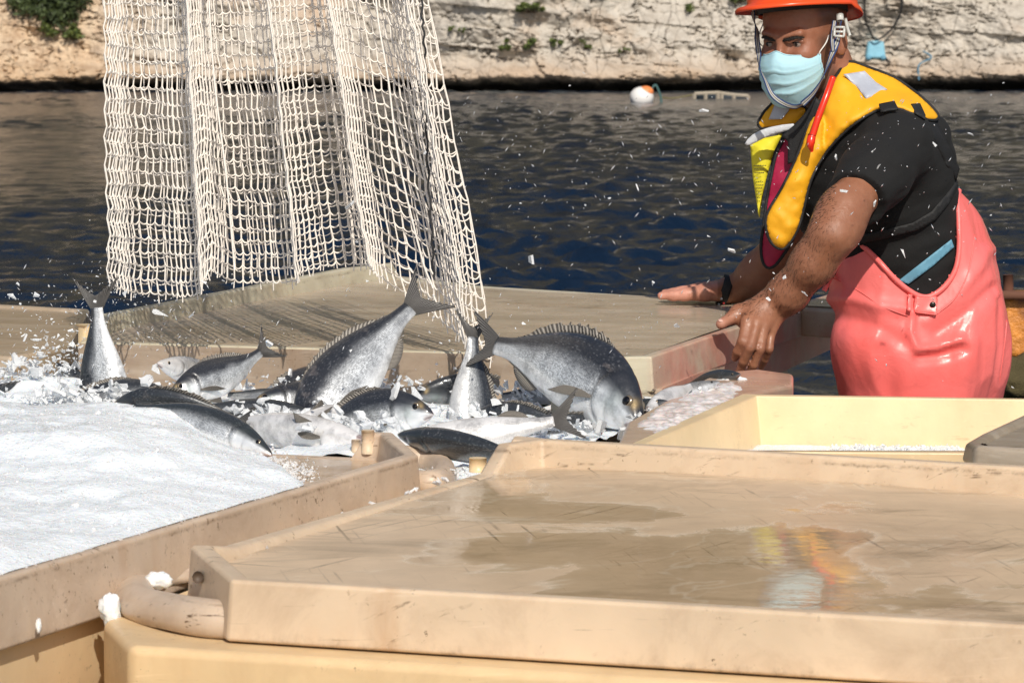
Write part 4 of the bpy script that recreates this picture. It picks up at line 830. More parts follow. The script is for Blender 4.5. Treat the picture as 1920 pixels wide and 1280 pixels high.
# ------------------------------------------------------------ net
def net():
    xl = lambda y: 196 + 8 * np.clip(y / 540, 0, 1.2)
    def xr(y): return np.interp(y, [-400, 0, 130, 300, 420, 540, 660], [765, 800, 828, 858, 884, 905, 918])
    fy = ([0, .12, .2, .235, .30, .36, .44, .52, .62, .70, .76, .82, .88, .94, 1], [536, 545, 552, 545, 498, 520, 522, 515, 492, 498, 512, 560, 610, 645, 665])
    links = []; V_ = []; F_ = []
    def layer(Nx, Y0, A, B, K, ph, rows, back=0, seed=0, ybot=fy):
        s = np.arange(Nx + 1) / Nx; rr = np.random.default_rng(seed)
        yb = np.interp(s, *ybot) - back; top = -260.0
        J = np.arange(rows + 1)
        ss, jj = np.meshgrid(s, J, indexing='ij'); t = jj / rows
        tt = t ** .93
        py = top + (yb[:, None] - top) * tt
        fold = 2 * math.pi * (K * ss + .10 * np.sin(ss * 9 + seed)) + ph + .35 * t * np.sin(ss * 7)
        f2 = 2 * math.pi * (K * 2.63 * ss) + ph * 2
        win = np.clip(np.sin(np.clip(ss, 0, 1) * math.pi), 0, 1) ** .35; sx = ss + win * B * np.sin(fold) / (2 * math.pi * K) + win * .36 * B * np.sin(f2) / (2 * math.pi * K * 2.63)
        px = xl(py) + (xr(py) - xl(py)) * np.clip(sx, -.005, 1.005)
        Yd = Y0 + A * np.cos(fold) + A * .3 * np.cos(f2)
        px = px + 2.6 * fbm(np.stack([ss * 20, jj * .7, jj * 0 + seed], -1), 2); py = py + 5.0 * fbm(np.stack([ss * 9, jj * .5, jj * 0 + 5 + seed], -1), 2)
        # zig-zag of the meshes, stronger on the right where the net is pulled out
        zz = np.where((np.arange(Nx + 1)[:, None] + jj) % 2 == 0, 1, -1) * (1.2 + 4.5 * np.clip((ss - .8) / .2, 0, 1) + 2.0 * np.clip((.16 - ss) / .1, 0, 1))
        py = py + zz * .8; px = px + np.where(jj % 2 == 0, 1, -1) * (.8 + 1.6 * np.clip((.16 - ss) / .1, 0, 1))
        d0 = px - 960; dy = (640 - py) * sp + FPX * cp; dz = (640 - py) * cp - FPX * sp; tq = Yd / dy
        N = np.stack([d0 * tq, Yd, ZC + dz * tq], -1)
        return N
    def add(A_, B_, sag, n, r):
        """many short curved strands at once: A_,B_ (m,3)"""
        m_ = len(A_); t = np.linspace(0, 1, n)[None, :, None]; pts = A_[:, None] * (1 - t) + B_[:, None] * t; pts[..., 2] -= (4 * t[..., 0] * (1 - t[..., 0])) * sag[:, None]
        d = np.gradient(pts, axis=1); d /= np.linalg.norm(d, axis=2, keepdims=True); ref = np.array([.05, 1, .1])
        a = np.cross(d, ref); a /= np.linalg.norm(a, axis=2, keepdims=True) + 1e-9; b = np.cross(d, a); k = 5; th = np.arange(k) * 2 * math.pi / k
        rad = r[:, None, None, None] * np.ones((1, n, 1, 1))
        v = pts[:, :, None] + rad * (np.cos(th)[None, None, :, None] * a[:, :, None] + np.sin(th)[None, None, :, None] * b[:, :, None])
        g = grid_faces(n, k, cv=True); off = sum(len(x) for x in V_); F = g[None] + (np.arange(m_) * n * k)[:, None, None] + off
        V_.append(v.reshape(-1, 3)); F_.append(F.reshape(-1, 4))
    rr = np.random.default_rng(2)
    for N, rad in ((layer(80, 6.48, .085, .84, 4.4, 2.2, 30, seed=1), .00148), (layer(46, 6.66, .05, .7, 3.3, 2.4, 29, back=18, seed=6), .00115)):
        A_ = N[:, :-1].reshape(-1, 3); B_ = N[:, 1:].reshape(-1, 3); add(A_, B_, np.zeros(len(A_)), 3, rad * rr.uniform(.85, 1.2, len(A_)))
        A_ = N[:-1].reshape(-1, 3); B_ = N[1:].reshape(-1, 3); ds = np.linalg.norm(A_ - B_, axis=1); add(A_, B_, np.clip(.0055 - .06 * (ds - .012), .0015, .006) * rr.uniform(.6, 1.3, len(A_)), 6, rad * rr.uniform(.85, 1.2, len(A_)))
        # drips and frayed ends
        E = N[:, -1]; add(E, E + np.stack([rr.normal(0, .002, len(E)), rr.normal(0, .002, len(E)), -rr.uniform(.004, .02, len(E))], -1), np.zeros(len(E)), 3, np.full(len(E), rad * .8))
    V = np.concatenate(V_); F = np.concatenate(F_)
    e = empty('fishing_net', P(560, 560, 6.5)); tag(e, 'cream knotted fishing net hanging in folds over the falling fish', 'fishing net')
    mk('mesh', V, F, M['twine'], e)
    rope = spline([P(782, -200, 6.45), P(790, 0, 6.43), P(794, 60, 6.41), P(798, 130, 6.42), P(799, 220, 6.41), P(803, 330, 6.43), P(810, 440, 6.42), P(813, 520, 6.43)], 10)
    rope[:, 0] += .0018 * np.sin(np.arange(len(rope)) * 1.3); v, f = tube(rope, .0021, 7); mk('drawstring', v, f, M['cord'], e)
    v, f = tube(spline([P(388, -200, 6.4), P(392, 0, 6.39), P(402, 150, 6.39), P(424, 330, 6.39), P(440, 505, 6.4)], 10), .0017, 8); mk('seam', v, f, M['twine'], e)
    v, f = tube(spline([P(700, -200, 6.4), P(705, 0, 6.39), P(728, 150, 6.39), P(748, 300, 6.39), P(790, 480, 6.4), P(812, 540, 6.4)], 10), .0017, 8); mk('seam', v, f, M['twine'], e)
net()
# ------------------------------------------------------------ flying ice and drops
man = [(995, 487, .011), (1320, 208, .009), (1168, 262, 0), (1818, 253, .0075), (1753, 271, .006), (1568, 296, .007), (1576, 358, .012), (1648, 313, .006), (1195, 351, .006), (1371, 470, .008), (1357, 487, .008), (1297, 358, .005), (1641, 381, .006), (1690, 476, .010), (1670, 686, .011), (1507, 552, .007), (1058, 720, .022), (300, 588, .014), (360, 590, .010), (65, 552, .010), (24, 558, .009), (48, 630, .010), (505, 640, .012), (715, 660, .011), (1040, 752, .008), (1268, 610, .007), (520, 510, .008), (380, 523, .012), (795, 288, .010), (860, 262, .006), (1213, 268, .004), (1440, 560, .006), (1225, 532, .007), (655, 385, .012), (545, 700, .010), (1232, 790, .009), (1470, 520, .005), (1750, 560, .005)]
r = random.Random(11)
for x, y, s in [q for q in man if q[2] > 0] + [(r.uniform(880, 1900), r.gauss(400, 170), r.uniform(.0022, .0048)) for _ in range(46)] + [(r.gauss(300, 170), r.gauss(560, 60), r.uniform(.002, .005)) for _ in range(30)] + [(r.uniform(500, 1000), r.gauss(620, 50), r.uniform(.002, .005)) for _ in range(24)]:
    Yq = r.uniform(6.0, 6.35) if x < 1350 else r.uniform(6.2, 6.5)
    s *= 1.3 if s > .005 else 1; V, F = flake(P(x, y, Yq), s, r, .13); big = s > .0085
    tag(mk('ice_flake', V, F, M['flake'], smooth=False), 'larger sharp ice shard flying through the air' if big else 'tiny ice flake flying through the air', 'ice flake', 'large ice shards in mid-air' if big else 'tiny ice flakes in mid-air')
parts = []
for _ in range(1000):
    if r.random() < .45: x, y = r.uniform(850, 1900), abs(r.gauss(0, 1)) * 190 + 180
    elif r.random() < .6: x, y = r.gauss(200, 120), r.gauss(610, 70)
    else: x, y = r.uniform(300, 1250), r.gauss(640, 70)
    if y > 800 or y < 60: continue
    Yq = r.uniform(6.0, 6.9); s = r.uniform(.0006, .0016) * (1.2 if r.random() < .1 else 1); c = P(x, y, Yq); k = r.uniform(.3, 1.0); d = nrm([k * r.choice([1, 1, -1]), r.gauss(0, .3), 1]) * s * r.choice([1, 1.4, 4])
    a = nrm(np.cross(d, [0, 1, .2])) * s * .7; b = nrm(np.cross(d, a)) * s * .7
    parts.append((np.array([c - d, c + a, c + b, c - a, c - b, c + d]), [[0, 1, 2], [0, 2, 3], [0, 3, 4], [0, 4, 1], [5, 2, 1], [5, 3, 2], [5, 4, 3], [5, 1, 4]]))
V, F = join(parts); tag(mk('water_drops', V, F, M['drop']), 'fine spray of water drops thrown up by the falling fish', 'water spray', kind='stuff')
# splash burst at the left
parts = []
for _ in range(210):
    a = r.uniform(.2, 2.6); q = abs(r.gauss(0, 1)) * .09; c = P(150, 700, 6.45) + np.array([math.cos(a) * q * 1.0 - .03, r.uniform(-.06, .06), math.sin(a) * q * 1.0]); parts.append(flake(c, r.uniform(.0012, .0045) if r.random() < .93 else .007, r, .2))
for _ in range(80):
    a = r.uniform(.2, 2.6); q = abs(r.gauss(0, 1)) * .08; c = P(225, 560, 6.3) + np.array([r.gauss(0, .05), r.uniform(-.04, .04), r.gauss(0, .03)]); parts.append(flake(c, r.uniform(.001, .003), r, .2))
V, F = join(parts); tag(mk('ice_splash', V, F, M['flake'], smooth=False), 'burst of ice thrown up around the upright bream at the left', 'ice splash', kind='stuff')
# ------------------------------------------------------------ rusty mooring drum at the right edge
def rusty():
    e = empty('rusty_boat_part', P(1930, 745, 11)); tag(e, 'rusty orange steel post and plate on the far side behind the apron', 'rusty plate')
    m = mat('rust', (.4, .13, .03), .5); t = NT(m); v = t.coord('Object')
    t.set('Base Color', t.mix(t.ramp(t.noise(v, 5, 5, .65), [(.38, 0), (.62, 1)]), (.12, .035, .012), (.78, .30, .05))); t.bump(t.noise(v, 25, 4, .7), .6, .02)
    a = P(1878, 556, 11); b = P(2080, 560, 11); c = P(2080, 672, 11); d = P(1878, 672, 11)
    V = np.array([a, b, c, d, a + [0, .3, 0], b + [0, .3, 0], c + [0, .3, 0], d + [0, .3, 0]]); F = [[0, 3, 2, 1], [4, 5, 6, 7], [0, 1, 5, 4], [1, 2, 6, 5], [2, 3, 7, 6], [3, 0, 4, 7]]
    o = mk('plate', V, F, m, e, False); bev(o, .02, 2)
    v, f = tube([P(1890, 515, 11), P(1891, 560, 11)], .016, 10); mk('post', v, f, simple('rust_dark', (.12, .045, .025), .9), e)
    v, f = tube([P(1870, 553, 10.97), P(2090, 556, 10.97)], .014, 8); mk('top_rail', v, f, simple('rust_rail', (.14, .06, .035), .8), e)
    v, f = ball(P(1930, 716, 11), 1, 18); v = (v - P(1930, 716, 11)) * np.array([.13, .1, .085]); v = v * (1 + .25 * fbm(v * 20, 3)[:, None]) + P(1925, 712, 11); mk('weed_growth', v, f, simple('seaweed', (.07, .055, .02), .9, 30, .8, .02, .5), e)
rusty()
# ------------------------------------------------------------ signed distance modelling for the figure
class Field:
    def __init__(s, lo, hi, h):
        s.lo = np.array(lo, float); s.h = h; s.n = np.ceil((np.array(hi) - s.lo) / h).astype(int) + 1; s.d = np.full(s.n, 1.0, np.float32)
    def box(s, pts, r):
        pts = np.array(pts); a = np.clip(np.floor((pts.min(0) - r - s.lo) / s.h).astype(int), 0, s.n - 1); b = np.clip(np.ceil((pts.max(0) + r - s.lo) / s.h).astype(int) + 1, 1, s.n)
        sl = tuple(slice(i, j) for i, j in zip(a, b)); ax = [(s.lo[k] + s.h * np.arange(a[k], b[k])).astype(np.float32) for k in range(3)]
        return sl, ax[0][:, None, None], ax[1][None, :, None], ax[2][None, None, :]
    def put(s, sl, d, k, sub):
        o = s.d[sl]
        if sub: d = -d; m_ = np.maximum(o, d); h = np.maximum(k - np.abs(o - d), 0) / k; s.d[sl] = m_ + h * h * k / 4
        else: m_ = np.minimum(o, d); h = np.maximum(k - np.abs(o - d), 0) / k; s.d[sl] = m_ - h * h * k / 4
    def cap(s, a, b, ra, rb=None, k=.01, sub=False):
        rb = ra if rb is None else rb; a = np.array(a, float); b = np.array(b, float); sl, x, y, z = s.box([a, b], max(ra, rb) + k + 2 * s.h)
        ba = b - a; bb = ba @ ba + 1e-12; px, py, pz = x - a[0], y - a[1], z - a[2]
        t = np.clip((px * ba[0] + py * ba[1] + pz * ba[2]) / bb, 0, 1); d = np.sqrt((px - t * ba[0]) ** 2 + (py - t * ba[1]) ** 2 + (pz - t * ba[2]) ** 2) - (ra + (rb - ra) * t)
        s.put(sl, d, k, sub)
    def ell(s, c, R, rad, k=.01, sub=False):
        c = np.array(c, float); R = np.array(R, float); rad = np.array(rad, float); sl, x, y, z = s.box([c], max(rad) + k + 2 * s.h)
        q = [(x - c[0]) * R[i][0] + (y - c[1]) * R[i][1] + (z - c[2]) * R[i][2] for i in range(3)]
        k0 = np.sqrt(sum((q[i] / rad[i]) ** 2 for i in range(3))); k1 = np.sqrt(sum((q[i] / rad[i] ** 2) ** 2 for i in range(3))) + 1e-9
        s.put(sl, k0 * (k0 - 1) / k1, k, sub)
    def chain(s, pts, rs, k=.01):
        for i in range(len(pts) - 1): s.cap(pts[i], pts[i + 1], rs[i], rs[i + 1], k)
    def mesh(s):
        d = s.d; ins = d < 0; n = s.n
        c = np.zeros(n - 1, np.uint8)
        for i in (0, 1):
            for j in (0, 1):
                for k in (0, 1): c += ins[i:n[0] - 1 + i, j:n[1] - 1 + j, k:n[2] - 1 + k]
        act = np.argwhere((c > 0) & (c < 8)); idx = np.full(n - 1, -1, np.int64); idx[tuple(act.T)] = np.arange(len(act))
        acc = np.zeros((len(act), 3)); cnt = np.zeros(len(act)); cor = [(i, j, k) for i in (0, 1) for j in (0, 1) for k in (0, 1)]
        val = {q: d[tuple((act + q).T)].astype(float) for q in cor}
        for q in cor:
            for ax in range(3):
                if q[ax] == 0:
                    w2 = list(q); w2[ax] = 1; w2 = tuple(w2); a, b = val[q], val[w2]; m_ = (a < 0) != (b < 0); t = np.where(m_, a / np.where(m_, a - b, 1), 0)
                    p = np.tile(np.array(q, float), (len(act), 1)); p[:, ax] += t; acc += p * m_[:, None]; cnt += m_
        V = s.lo + s.h * (act + acc / cnt[:, None]); F = []
        for ax in range(3):
            sl0 = [slice(None)] * 3; sl1 = [slice(None)] * 3; sl0[ax] = slice(0, -1); sl1[ax] = slice(1, None); a = ins[tuple(sl0)]; b = ins[tuple(sl1)]
            e = np.argwhere(a != b); u, v = (ax + 1) % 3, (ax + 2) % 3; e = e[(e[:, u] > 0) & (e[:, v] > 0) & (e[:, u] < n[u] - 1) & (e[:, v] < n[v] - 1)]
            fl = a[tuple(e.T)]; qs = []
            for du, dv_ in ((-1, -1), (0, -1), (0, 0), (-1, 0)):
                q = e.copy(); q[:, u] += du; q[:, v] += dv_; qs.append(idx[tuple(q.T)])
            q = np.stack(qs, 1); q[~fl] = q[~fl][:, ::-1]; F.append(q[(q >= 0).all(1)])
        return V, np.concatenate(F)
def vnormals(V, F):
    fn = np.cross(V[F[:, 2]] - V[F[:, 0]], V[F[:, 3]] - V[F[:, 1]]); N = np.zeros_like(V)
    for k in range(4): np.add.at(N, F[:, k], fn)
    return N / (np.linalg.norm(N, axis=1, keepdims=True) + 1e-12)
def relax(V, F, it=2, lam=.5):
    for _ in range(it):
        S = np.zeros_like(V); c = np.zeros(len(V))
        for k in range(4):
            np.add.at(S, F[:, k], V[F[:, (k + 1) % 4]] + V[F[:, (k + 3) % 4]]); np.add.at(c, F[:, k], 2)
        V = V + lam * (S / np.maximum(c, 1)[:, None] - V)
    return V
def rot(axis, a):
    return np.array(Matrix.Rotation(a, 3, Vector(axis)))
# frames
hy = math.radians(34); HF = np.array([-math.sin(hy), -math.cos(hy), 0]); HL = np.array([math.cos(hy), -math.sin(hy), 0]); R_ = rot(HL, math.radians(10)); HF = R_ @ HF
if HF[2] > 0: HF = rot(HL, math.radians(-20)) @ HF
HU = np.cross(HF, HL); HU = HU if HU[2] > 0 else -HU
HC = P(1507, 68, 7.12)
def H(f, l, u): return HC + HF * f + HL * l + HU * u
HR = [HF, HL, HU]
ty = math.radians(43); TF = np.array([-math.sin(ty), -math.cos(ty), 0]); TL = np.array([math.cos(ty), -math.sin(ty), 0])
TU = nrm(P(1590, 235, 7.12) - P(1735, 620, 7.2)); TF2 = nrm(TF - TU * (TF @ TU)); TL2 = np.cross(TU, TF2); TR = [TF2, TL2, TU]
chest = P(1634, 345, 7.14); mid_ = P(1668, 450, 7.17); low = P(1708, 560, 7.18)
nsh = P(1680, 278, 6.98); fsh = P(1512, 285, 7.32)
def torso(f, o, k=.06):
    f.ell(chest, TR, np.array([.138, .172, .19]) + o, k); f.ell(P(1650, 285, 7.14), TR, np.array([.095, .145, .09]) + o, k)
    f.ell(mid_, TR, np.array([.120, .145, .17]) + o, k); f.ell(low, TR, np.array([.130, .148, .16]) + o, k)
    f.cap(P(1640, 275, 7.06), nsh, .055 + o, .062 + o, k); f.cap(P(1570, 275, 7.20), fsh, .055 + o, .055 + o, k)
    f.cap(P(1570, 175, 7.13), P(1610, 240, 7.13), .045 + o, .085 + o, .04)
wall0 = G(1222, 690, -.64); wall1 = G(1548, 575, -.64)
def wallY(px): return float(np.interp(px, [1222, 1548], [wall0[1], wall1[1]]))
def man_body():
    f = Field([.30, 6.58, ZC - .98], [1.06, 7.98, ZC + .21], .0036)
    torso(f, -.016)
    f.cap(low, P(1725, 700, 7.18), .10, .10, .05)
    # neck, skull, face
    f.cap(P(1545, 120, 7.145), P(1572, 215, 7.14), .056, .066, .03)
    f.ell(H(-.010, 0, .035), HR, [.098, .078, .095], .02); f.ell(H(.022, 0, -.03), HR, [.072, .064, .082], .025)
    f.cap(H(.02, .045, -.075), H(.072, .012, -.105), .022, .018, .02); f.cap(H(.02, -.045, -.075), H(.072, -.012, -.105), .022, .018, .02)
    f.ell(H(.078, 0, -.105), HR, [.018, .02, .015], .02)
    f.ell(H(.068, .036, -.022), HR, [.022, .022, .018], .015); f.ell(H(.068, -.036, -.022), HR, [.022, .022, .018], .015)
    f.cap(H(.082, .038, .020), H(.090, .010, .016), .0085, .010, .010); f.cap(H(.082, -.038, .020), H(.090, -.010, .016), .0085, .010, .010)
    for s in (1, -1): f.ell(H(.093, s * .030, .0), HR, [.012, .0165, .0095], .010, True)
    f.cap(H(.089, 0, .012), H(.104, 0, -.030), .0075, .0095, .008); f.ell(H(.101, 0, -.036), HR, [.012, .011, .010], .006)
    for s in (1, -1):
        f.ell(H(.095, s * .012, -.040), HR, [.010, .007, .007], .005)
        f.cap(H(.0815, s * .019, .0050), H(.0810, s * .042, .0040), .0058, .0046, .004)      # heavy upper lid
        f.cap(H(.0800, s * .020, -.0056), H(.078, s * .042, -.0050), .0046, .0038, .004)
        f.ell(H(-.008, s * .078, -.012), [nrm(HF - .35 * HL * s), nrm(HL + .35 * HF * s), HU], [.018, .006, .030], .006)
        f.ell(H(-.004, s * .083, -.010), HR, [.009, .005, .016], .004, True)
    # near (left) arm and hand
    A_ = [nsh, P(1632, 330, 6.88), P(1578, 402, 6.80), P(1560, 440, 6.77), P(1526, 492, 6.79), P(1478, 550, 6.83), P(1447, 577, 6.85)]
    f.chain(A_, [.050, .046, .044, .040, .0385, .034, .0305], .03)
    f.ell(P(1580, 432, 6.79), HR, [.028, .028, .028], .03)
    kn = [P(1401, 602, 6.80), P(1418, 606, 6.795), P(1433, 612, 6.80), P(1445, 621, 6.815)]
    for q, w_ in zip(kn, [P(1437, 566, 6.85), P(1444, 570, 6.84), P(1450, 576, 6.84), P(1456, 582, 6.85)]): f.cap(w_, q, .021, .0118, .010)
    f.cap(P(1440, 570, 6.85), P(1398, 590, 6.83), .024, .016, .012); f.ell(P(1416, 590, 6.82), [nrm(kn[3] - kn[0]), np.array([0, 1., 0]), np.array([0, 0, 1.])], [.03, .014, .03], .012)
    fi = [([kn[0], P(1392, 640, 6.775), P(1384, 658, 6.785), P(1378, 671, 6.80)], [.0118, .0102, .0096, .0082]),
          ([kn[1], P(1406, 652, 6.765), P(1394, 678, 6.78), P(1386, 698, 6.80)], [.0115, .0102, .0092, .0080]),
          ([kn[2], P(1425, 655, 6.775), P(1413, 684, 6.785), P(1402, 705, 6.81)], [.0108, .0095, .0085, .0072]),
          ([kn[3], P(1442, 654, 6.80), P(1434, 674, 6.82), P(1428, 688, 6.845)], [.0095, .0082, .0075, .0065])]
    for p, r_ in fi: f.chain(p, r_, .0035)
    f.chain([P(1418, 578, 6.84), P(1384, 586, 6.83), P(1372, 596, 6.82), P(1352, 608, 6.80)], [.020, .0155, .0115, .0105], .008)
    # far (right) arm, hand flat on the lid
    f.chain([fsh, P(1500, 370, 7.42), P(1482, 450, 7.50), P(1430, 512, 7.56), P(1384, 540, 7.60)], [.055, .050, .046, .044, .031], .03)
    f.chain([P(1384, 540, 7.60), P(1362, 545, 7.60)], [.031, .028], .01)
    for q in range(4):
        yy = 7.60 + q * .021; f.chain([P(1366, 545, 7.60 + q * .012), P(1312, 544 + 1.5 * q, yy), P(1282 - (2, 4, 3, -4)[q], 546, yy), P((1252, 1246, 1250, 1262)[q], 549.5, yy)], [.024, .0165, .0105, .0085], .006)
    f.chain([P(1358, 547, 7.59), P(1322, 548, 7.565), P(1285, 552, 7.56), P(1262, 554, 7.56), P(1240, 554.5, 7.56)], [.023, .0185, .0125, .0100, .0085], .008)
    V, F = f.mesh(); V = relax(V, F, 1, .4); N = vnormals(V, F)
    V = V + N * (.0009 * fbm(V * 55, 2))[:, None]
    px, py = proj(V)
    col = np.tile(np.array([.29, .125, .070]), (len(V), 1)); hair = np.zeros(len(V))
    def blend(m_, c): nonlocal col; m_ = np.clip(m_, 0, 1)[:, None]; col = col * (1 - m_) + np.array(c) * m_
    def near(c, r): return np.exp(-((V - c) ** 2).sum(1) / r ** 2)
    rel = V - HC; hf, hl, hu = rel @ HF, rel @ HL, rel @ HU; inhead = (np.abs(hl) < .1) & (hu > -.16) & (np.abs(hf) < .14)
    blend(inhead * 1.0, (.30, .125, .072))
    blend(inhead * np.clip((.062 - hf) / .02, 0, 1) * np.clip((-.01 - hu + .03) / .02, 0, 1) * np.clip((hf + .0) / .02, 0, 1) * .75, (.065, .042, .032))     # stubble on the jaw
    blend(inhead * np.clip((.052 - hf) / .015, 0, 1) * np.clip((hu - .015) / .02, 0, 1) * .75, (.06, .035, .024))        # cropped temple hair
    blend(near(H(.104, 0, -.03), .02) * .3, (.45, .17, .11)); 
    for s in (1, -1): blend(near(H(.084, s * .032, 0), .015) * .45, (.16, .06, .035)); blend(near(H(.07, s * .04, -.025), .022) * .3, (.42, .16, .10))
    arm = (px < 1640) & (py > 340) & (V[:, 1] < 7.0) & (px > 1330)
    hair = np.where(arm & (py < 600), 1., 0.) * np.clip((1600 - px) / 60, 0, 1) * np.clip((620 - py) / 60, 0, 1)
    blend(arm * .35 * np.clip((py - 560) / 40, 0, 1), (.36, .155, .085))
    for p, _r in fi: blend(near(p[-1], .017) * .8, (.52, .24, .17)); blend(near(p[1], .013) * .5, (.20, .075, .045))
    blend(near(P(1352, 608, 6.80), .02) * .8, (.52, .25, .18)); blend(near(P(1374, 592, 6.81), .012) * .4, (.42, .18, .11))
    blend(((px < 1345) & (V[:, 1] > 7.4)) * .8, (.60, .27, .19)); blend(((px < 1290) & (V[:, 1] > 7.4)) * .4, (.66, .31, .24))
    e = empty('person', P(1727, 700, 7.18) * [1, 1, 0] + [0, 0, ZC - 1.66])
    tag(e, 'man in orange helmet, face mask, yellow life vest and coral apron leaning over lids', 'person')
    mk('body', V, F, M['skin'], e, cols=np.concatenate([col, hair[:, None]], 1))
    # nails
    nm = simple('fingernail', (.62, .38, .31), .2, 30, .05, .001, .05)
    for c, r_, tip in ((P(1351, 607, 6.80), .0100, P(1346, 611, 6.79)), (P(1379, 668, 6.797), .0080, P(1375, 676, 6.79)), (P(1387, 694, 6.797), .0078, P(1384, 703, 6.79)), (P(1403, 700, 6.808), .0068, P(1400, 708, 6.80))):
        ax = nrm(tip - c); nn = nrm(np.array([-.35, -1, .35]) - ax * (np.array([-.35, -1, .35]) @ ax)); bb = np.cross(ax, nn)
        v, ff = ball((0, 0, 0), 1, 8); v = v * [r_ * .75, r_ * .58, .0022]; v = v @ np.stack([ax, bb, nn]) + c + nn * r_ * .78; mk('fingernail', v, ff, nm, e)
    # arm hair: short real hairs lying along the forearm
    bv = BVHTree.FromPolygons([tuple(p) for p in V], [tuple(int(i) for i in q) for q in F]); hv = []; hf_ = []; rr = random.Random(3)
    sel = np.argwhere((hair > .5) & (N[:, 1] < .35)).ravel(); al = nrm(P(1447, 577, 6.85) - P(1560, 440, 6.77))
    for i in rr.sample(list(sel), min(1000, len(sel))):
        p = V[i]; n_ = N[i]; d = al + np.array([rr.gauss(0, .35), rr.gauss(0, .2), rr.gauss(0, .35)]) + np.array([.25, 0, -.35]); d = nrm(d - n_ * (d @ n_)); s_ = nrm(np.cross(d, n_)) * .00013; ln = rr.uniform(.004, .009)
        k = len(hv); hv += [p - s_, p + s_, p + d * ln * .6 + n_ * .0016 + s_ * .6, p + d * ln + n_ * .0012]; hf_.append([k, k + 1, k + 2, k + 3])
    mk('arm_hair', hv, hf_, M['hairb'], e, smooth=False)
    # eyes, brows
    for s in (1, -1):
        v, ff = ball(H(.0755, s * .0305, 0), .0112, 14); ey = mk('eye', v, ff, M['eye'], e)
        v, ff = ball(H(.0825, s * .0325 - .002, -.0006), .0050, 10); mk('pupil', v, ff, M['iris'], ey)
        pts = spline([H(.0975, s * .008, .0085), H(.0975, s * .020, .0112), H(.0935, s * .034, .0135), H(.082, s * .048, .0115)], 14); n_ = len(pts); r3 = random.Random(9 + s); bvv = []; bff = []
        v, ff = tube(pts, .0026 * np.sin(np.linspace(.6, 2.95, n_)) ** .6, 6); bvv += list(v); bff += ff
        for _q in range(420):
            i_ = r3.randrange(0, n_ - 3); t_ = nrm(pts[i_ + 2] - pts[i_]); th_ = math.sin(.6 + 2.3 * i_ / n_) ** .6; p_ = pts[i_] + HU * r3.gauss(0, .0020) * th_ + HF * r3.uniform(0, .002)
            d_ = nrm(t_ + HU * r3.gauss(.35, .3)) * r3.uniform(.004, .007); w_ = HU * .00028; k_ = len(bvv); bvv += [p_ - w_, p_ + w_, p_ + d_ + HF * .0006]; bff.append([k_, k_ + 1, k_ + 2])
        mk('eyebrow', bvv, bff, M['brow'], e, smooth=False)
        pts = spline([H(.0838, s * .018, .0012), H(.0862, s * .026, .0026), H(.0850, s * .035, .0022), H(.079, s * .043, -.0005)], 6); v, ff = tube(pts, .0011, 6); mk('eyelash', v, ff, M['brow'], e)
    return e, bv
PER, BODY = man_body()
def shirt():
    f = Field([.44, 6.66, ZC - .62], [1.06, 7.72, ZC + .0], .0062)
    torso(f, .004); g = Field([.44, 6.66, ZC - .62], [1.06, 7.72, ZC + .0], .0062)
    e_ = P(1578, 402, 6.80); d = nrm(e_ - nsh); a = P(1596, 374, 6.835); d = nrm(d + np.array([.25, 0, .1]))
    g.chain([nsh, P(1642, 324, 6.90), P(1570, 420, 6.78)], [.064, .062, .060], .04)
    X = [g.lo[k] + g.h * np.arange(g.n[k]) for k in range(3)]; pl_ = ((X[0][:, None, None] - a[0]) * d[0] + (X[1][None, :, None] - a[1]) * d[1] + (X[2][None, None, :] - a[2]) * d[2]).astype(np.float32)
    pl_ = pl_ + .004 * np.sin(X[1][None, :, None] * 60).astype(np.float32)
    g.d = np.maximum(g.d, pl_); hh_ = np.maximum(.03 - np.abs(f.d - g.d), 0) / .03; f.d = np.minimum(f.d, g.d) - hh_ * hh_ * .03 / 4
    f.chain([fsh, P(1506, 345, 7.40)], [.064, .060], .04)
    V, F = f.mesh(); V = relax(V, F, 2, .5); N = vnormals(V, F)
    q = V @ np.stack([TL2, TU, TF2]).T; V = V + N * (.0045 * fbm(q * [9, 26, 9], 3) + .003 * fbm(V * [14, 14, 34], 2))[:, None]
    fc = V[F].mean(1)
    neck = (fc[:, 2] > ZC - .115) & (np.hypot(fc[:, 0] - P(1560, 150, 7.14)[0], fc[:, 1] - 7.14) < .085)
    F = F[~neck]; o = mk('shirt', V, F, M['black_cloth'], PER); solid(o, .003, -1)
    return BVHTree.FromPolygons([tuple(p) for p in V], [tuple(int(i) for i in q) for q in F])
SH = shirt()
CAMP = Vector((0, 0, ZC))
def cast(px, py, bv=None):
    d = ray(px, py); d = d / np.linalg.norm(d); h = (bv or SH).ray_cast(CAMP, Vector(d)); return h[0][1] if h[0] is not None else None
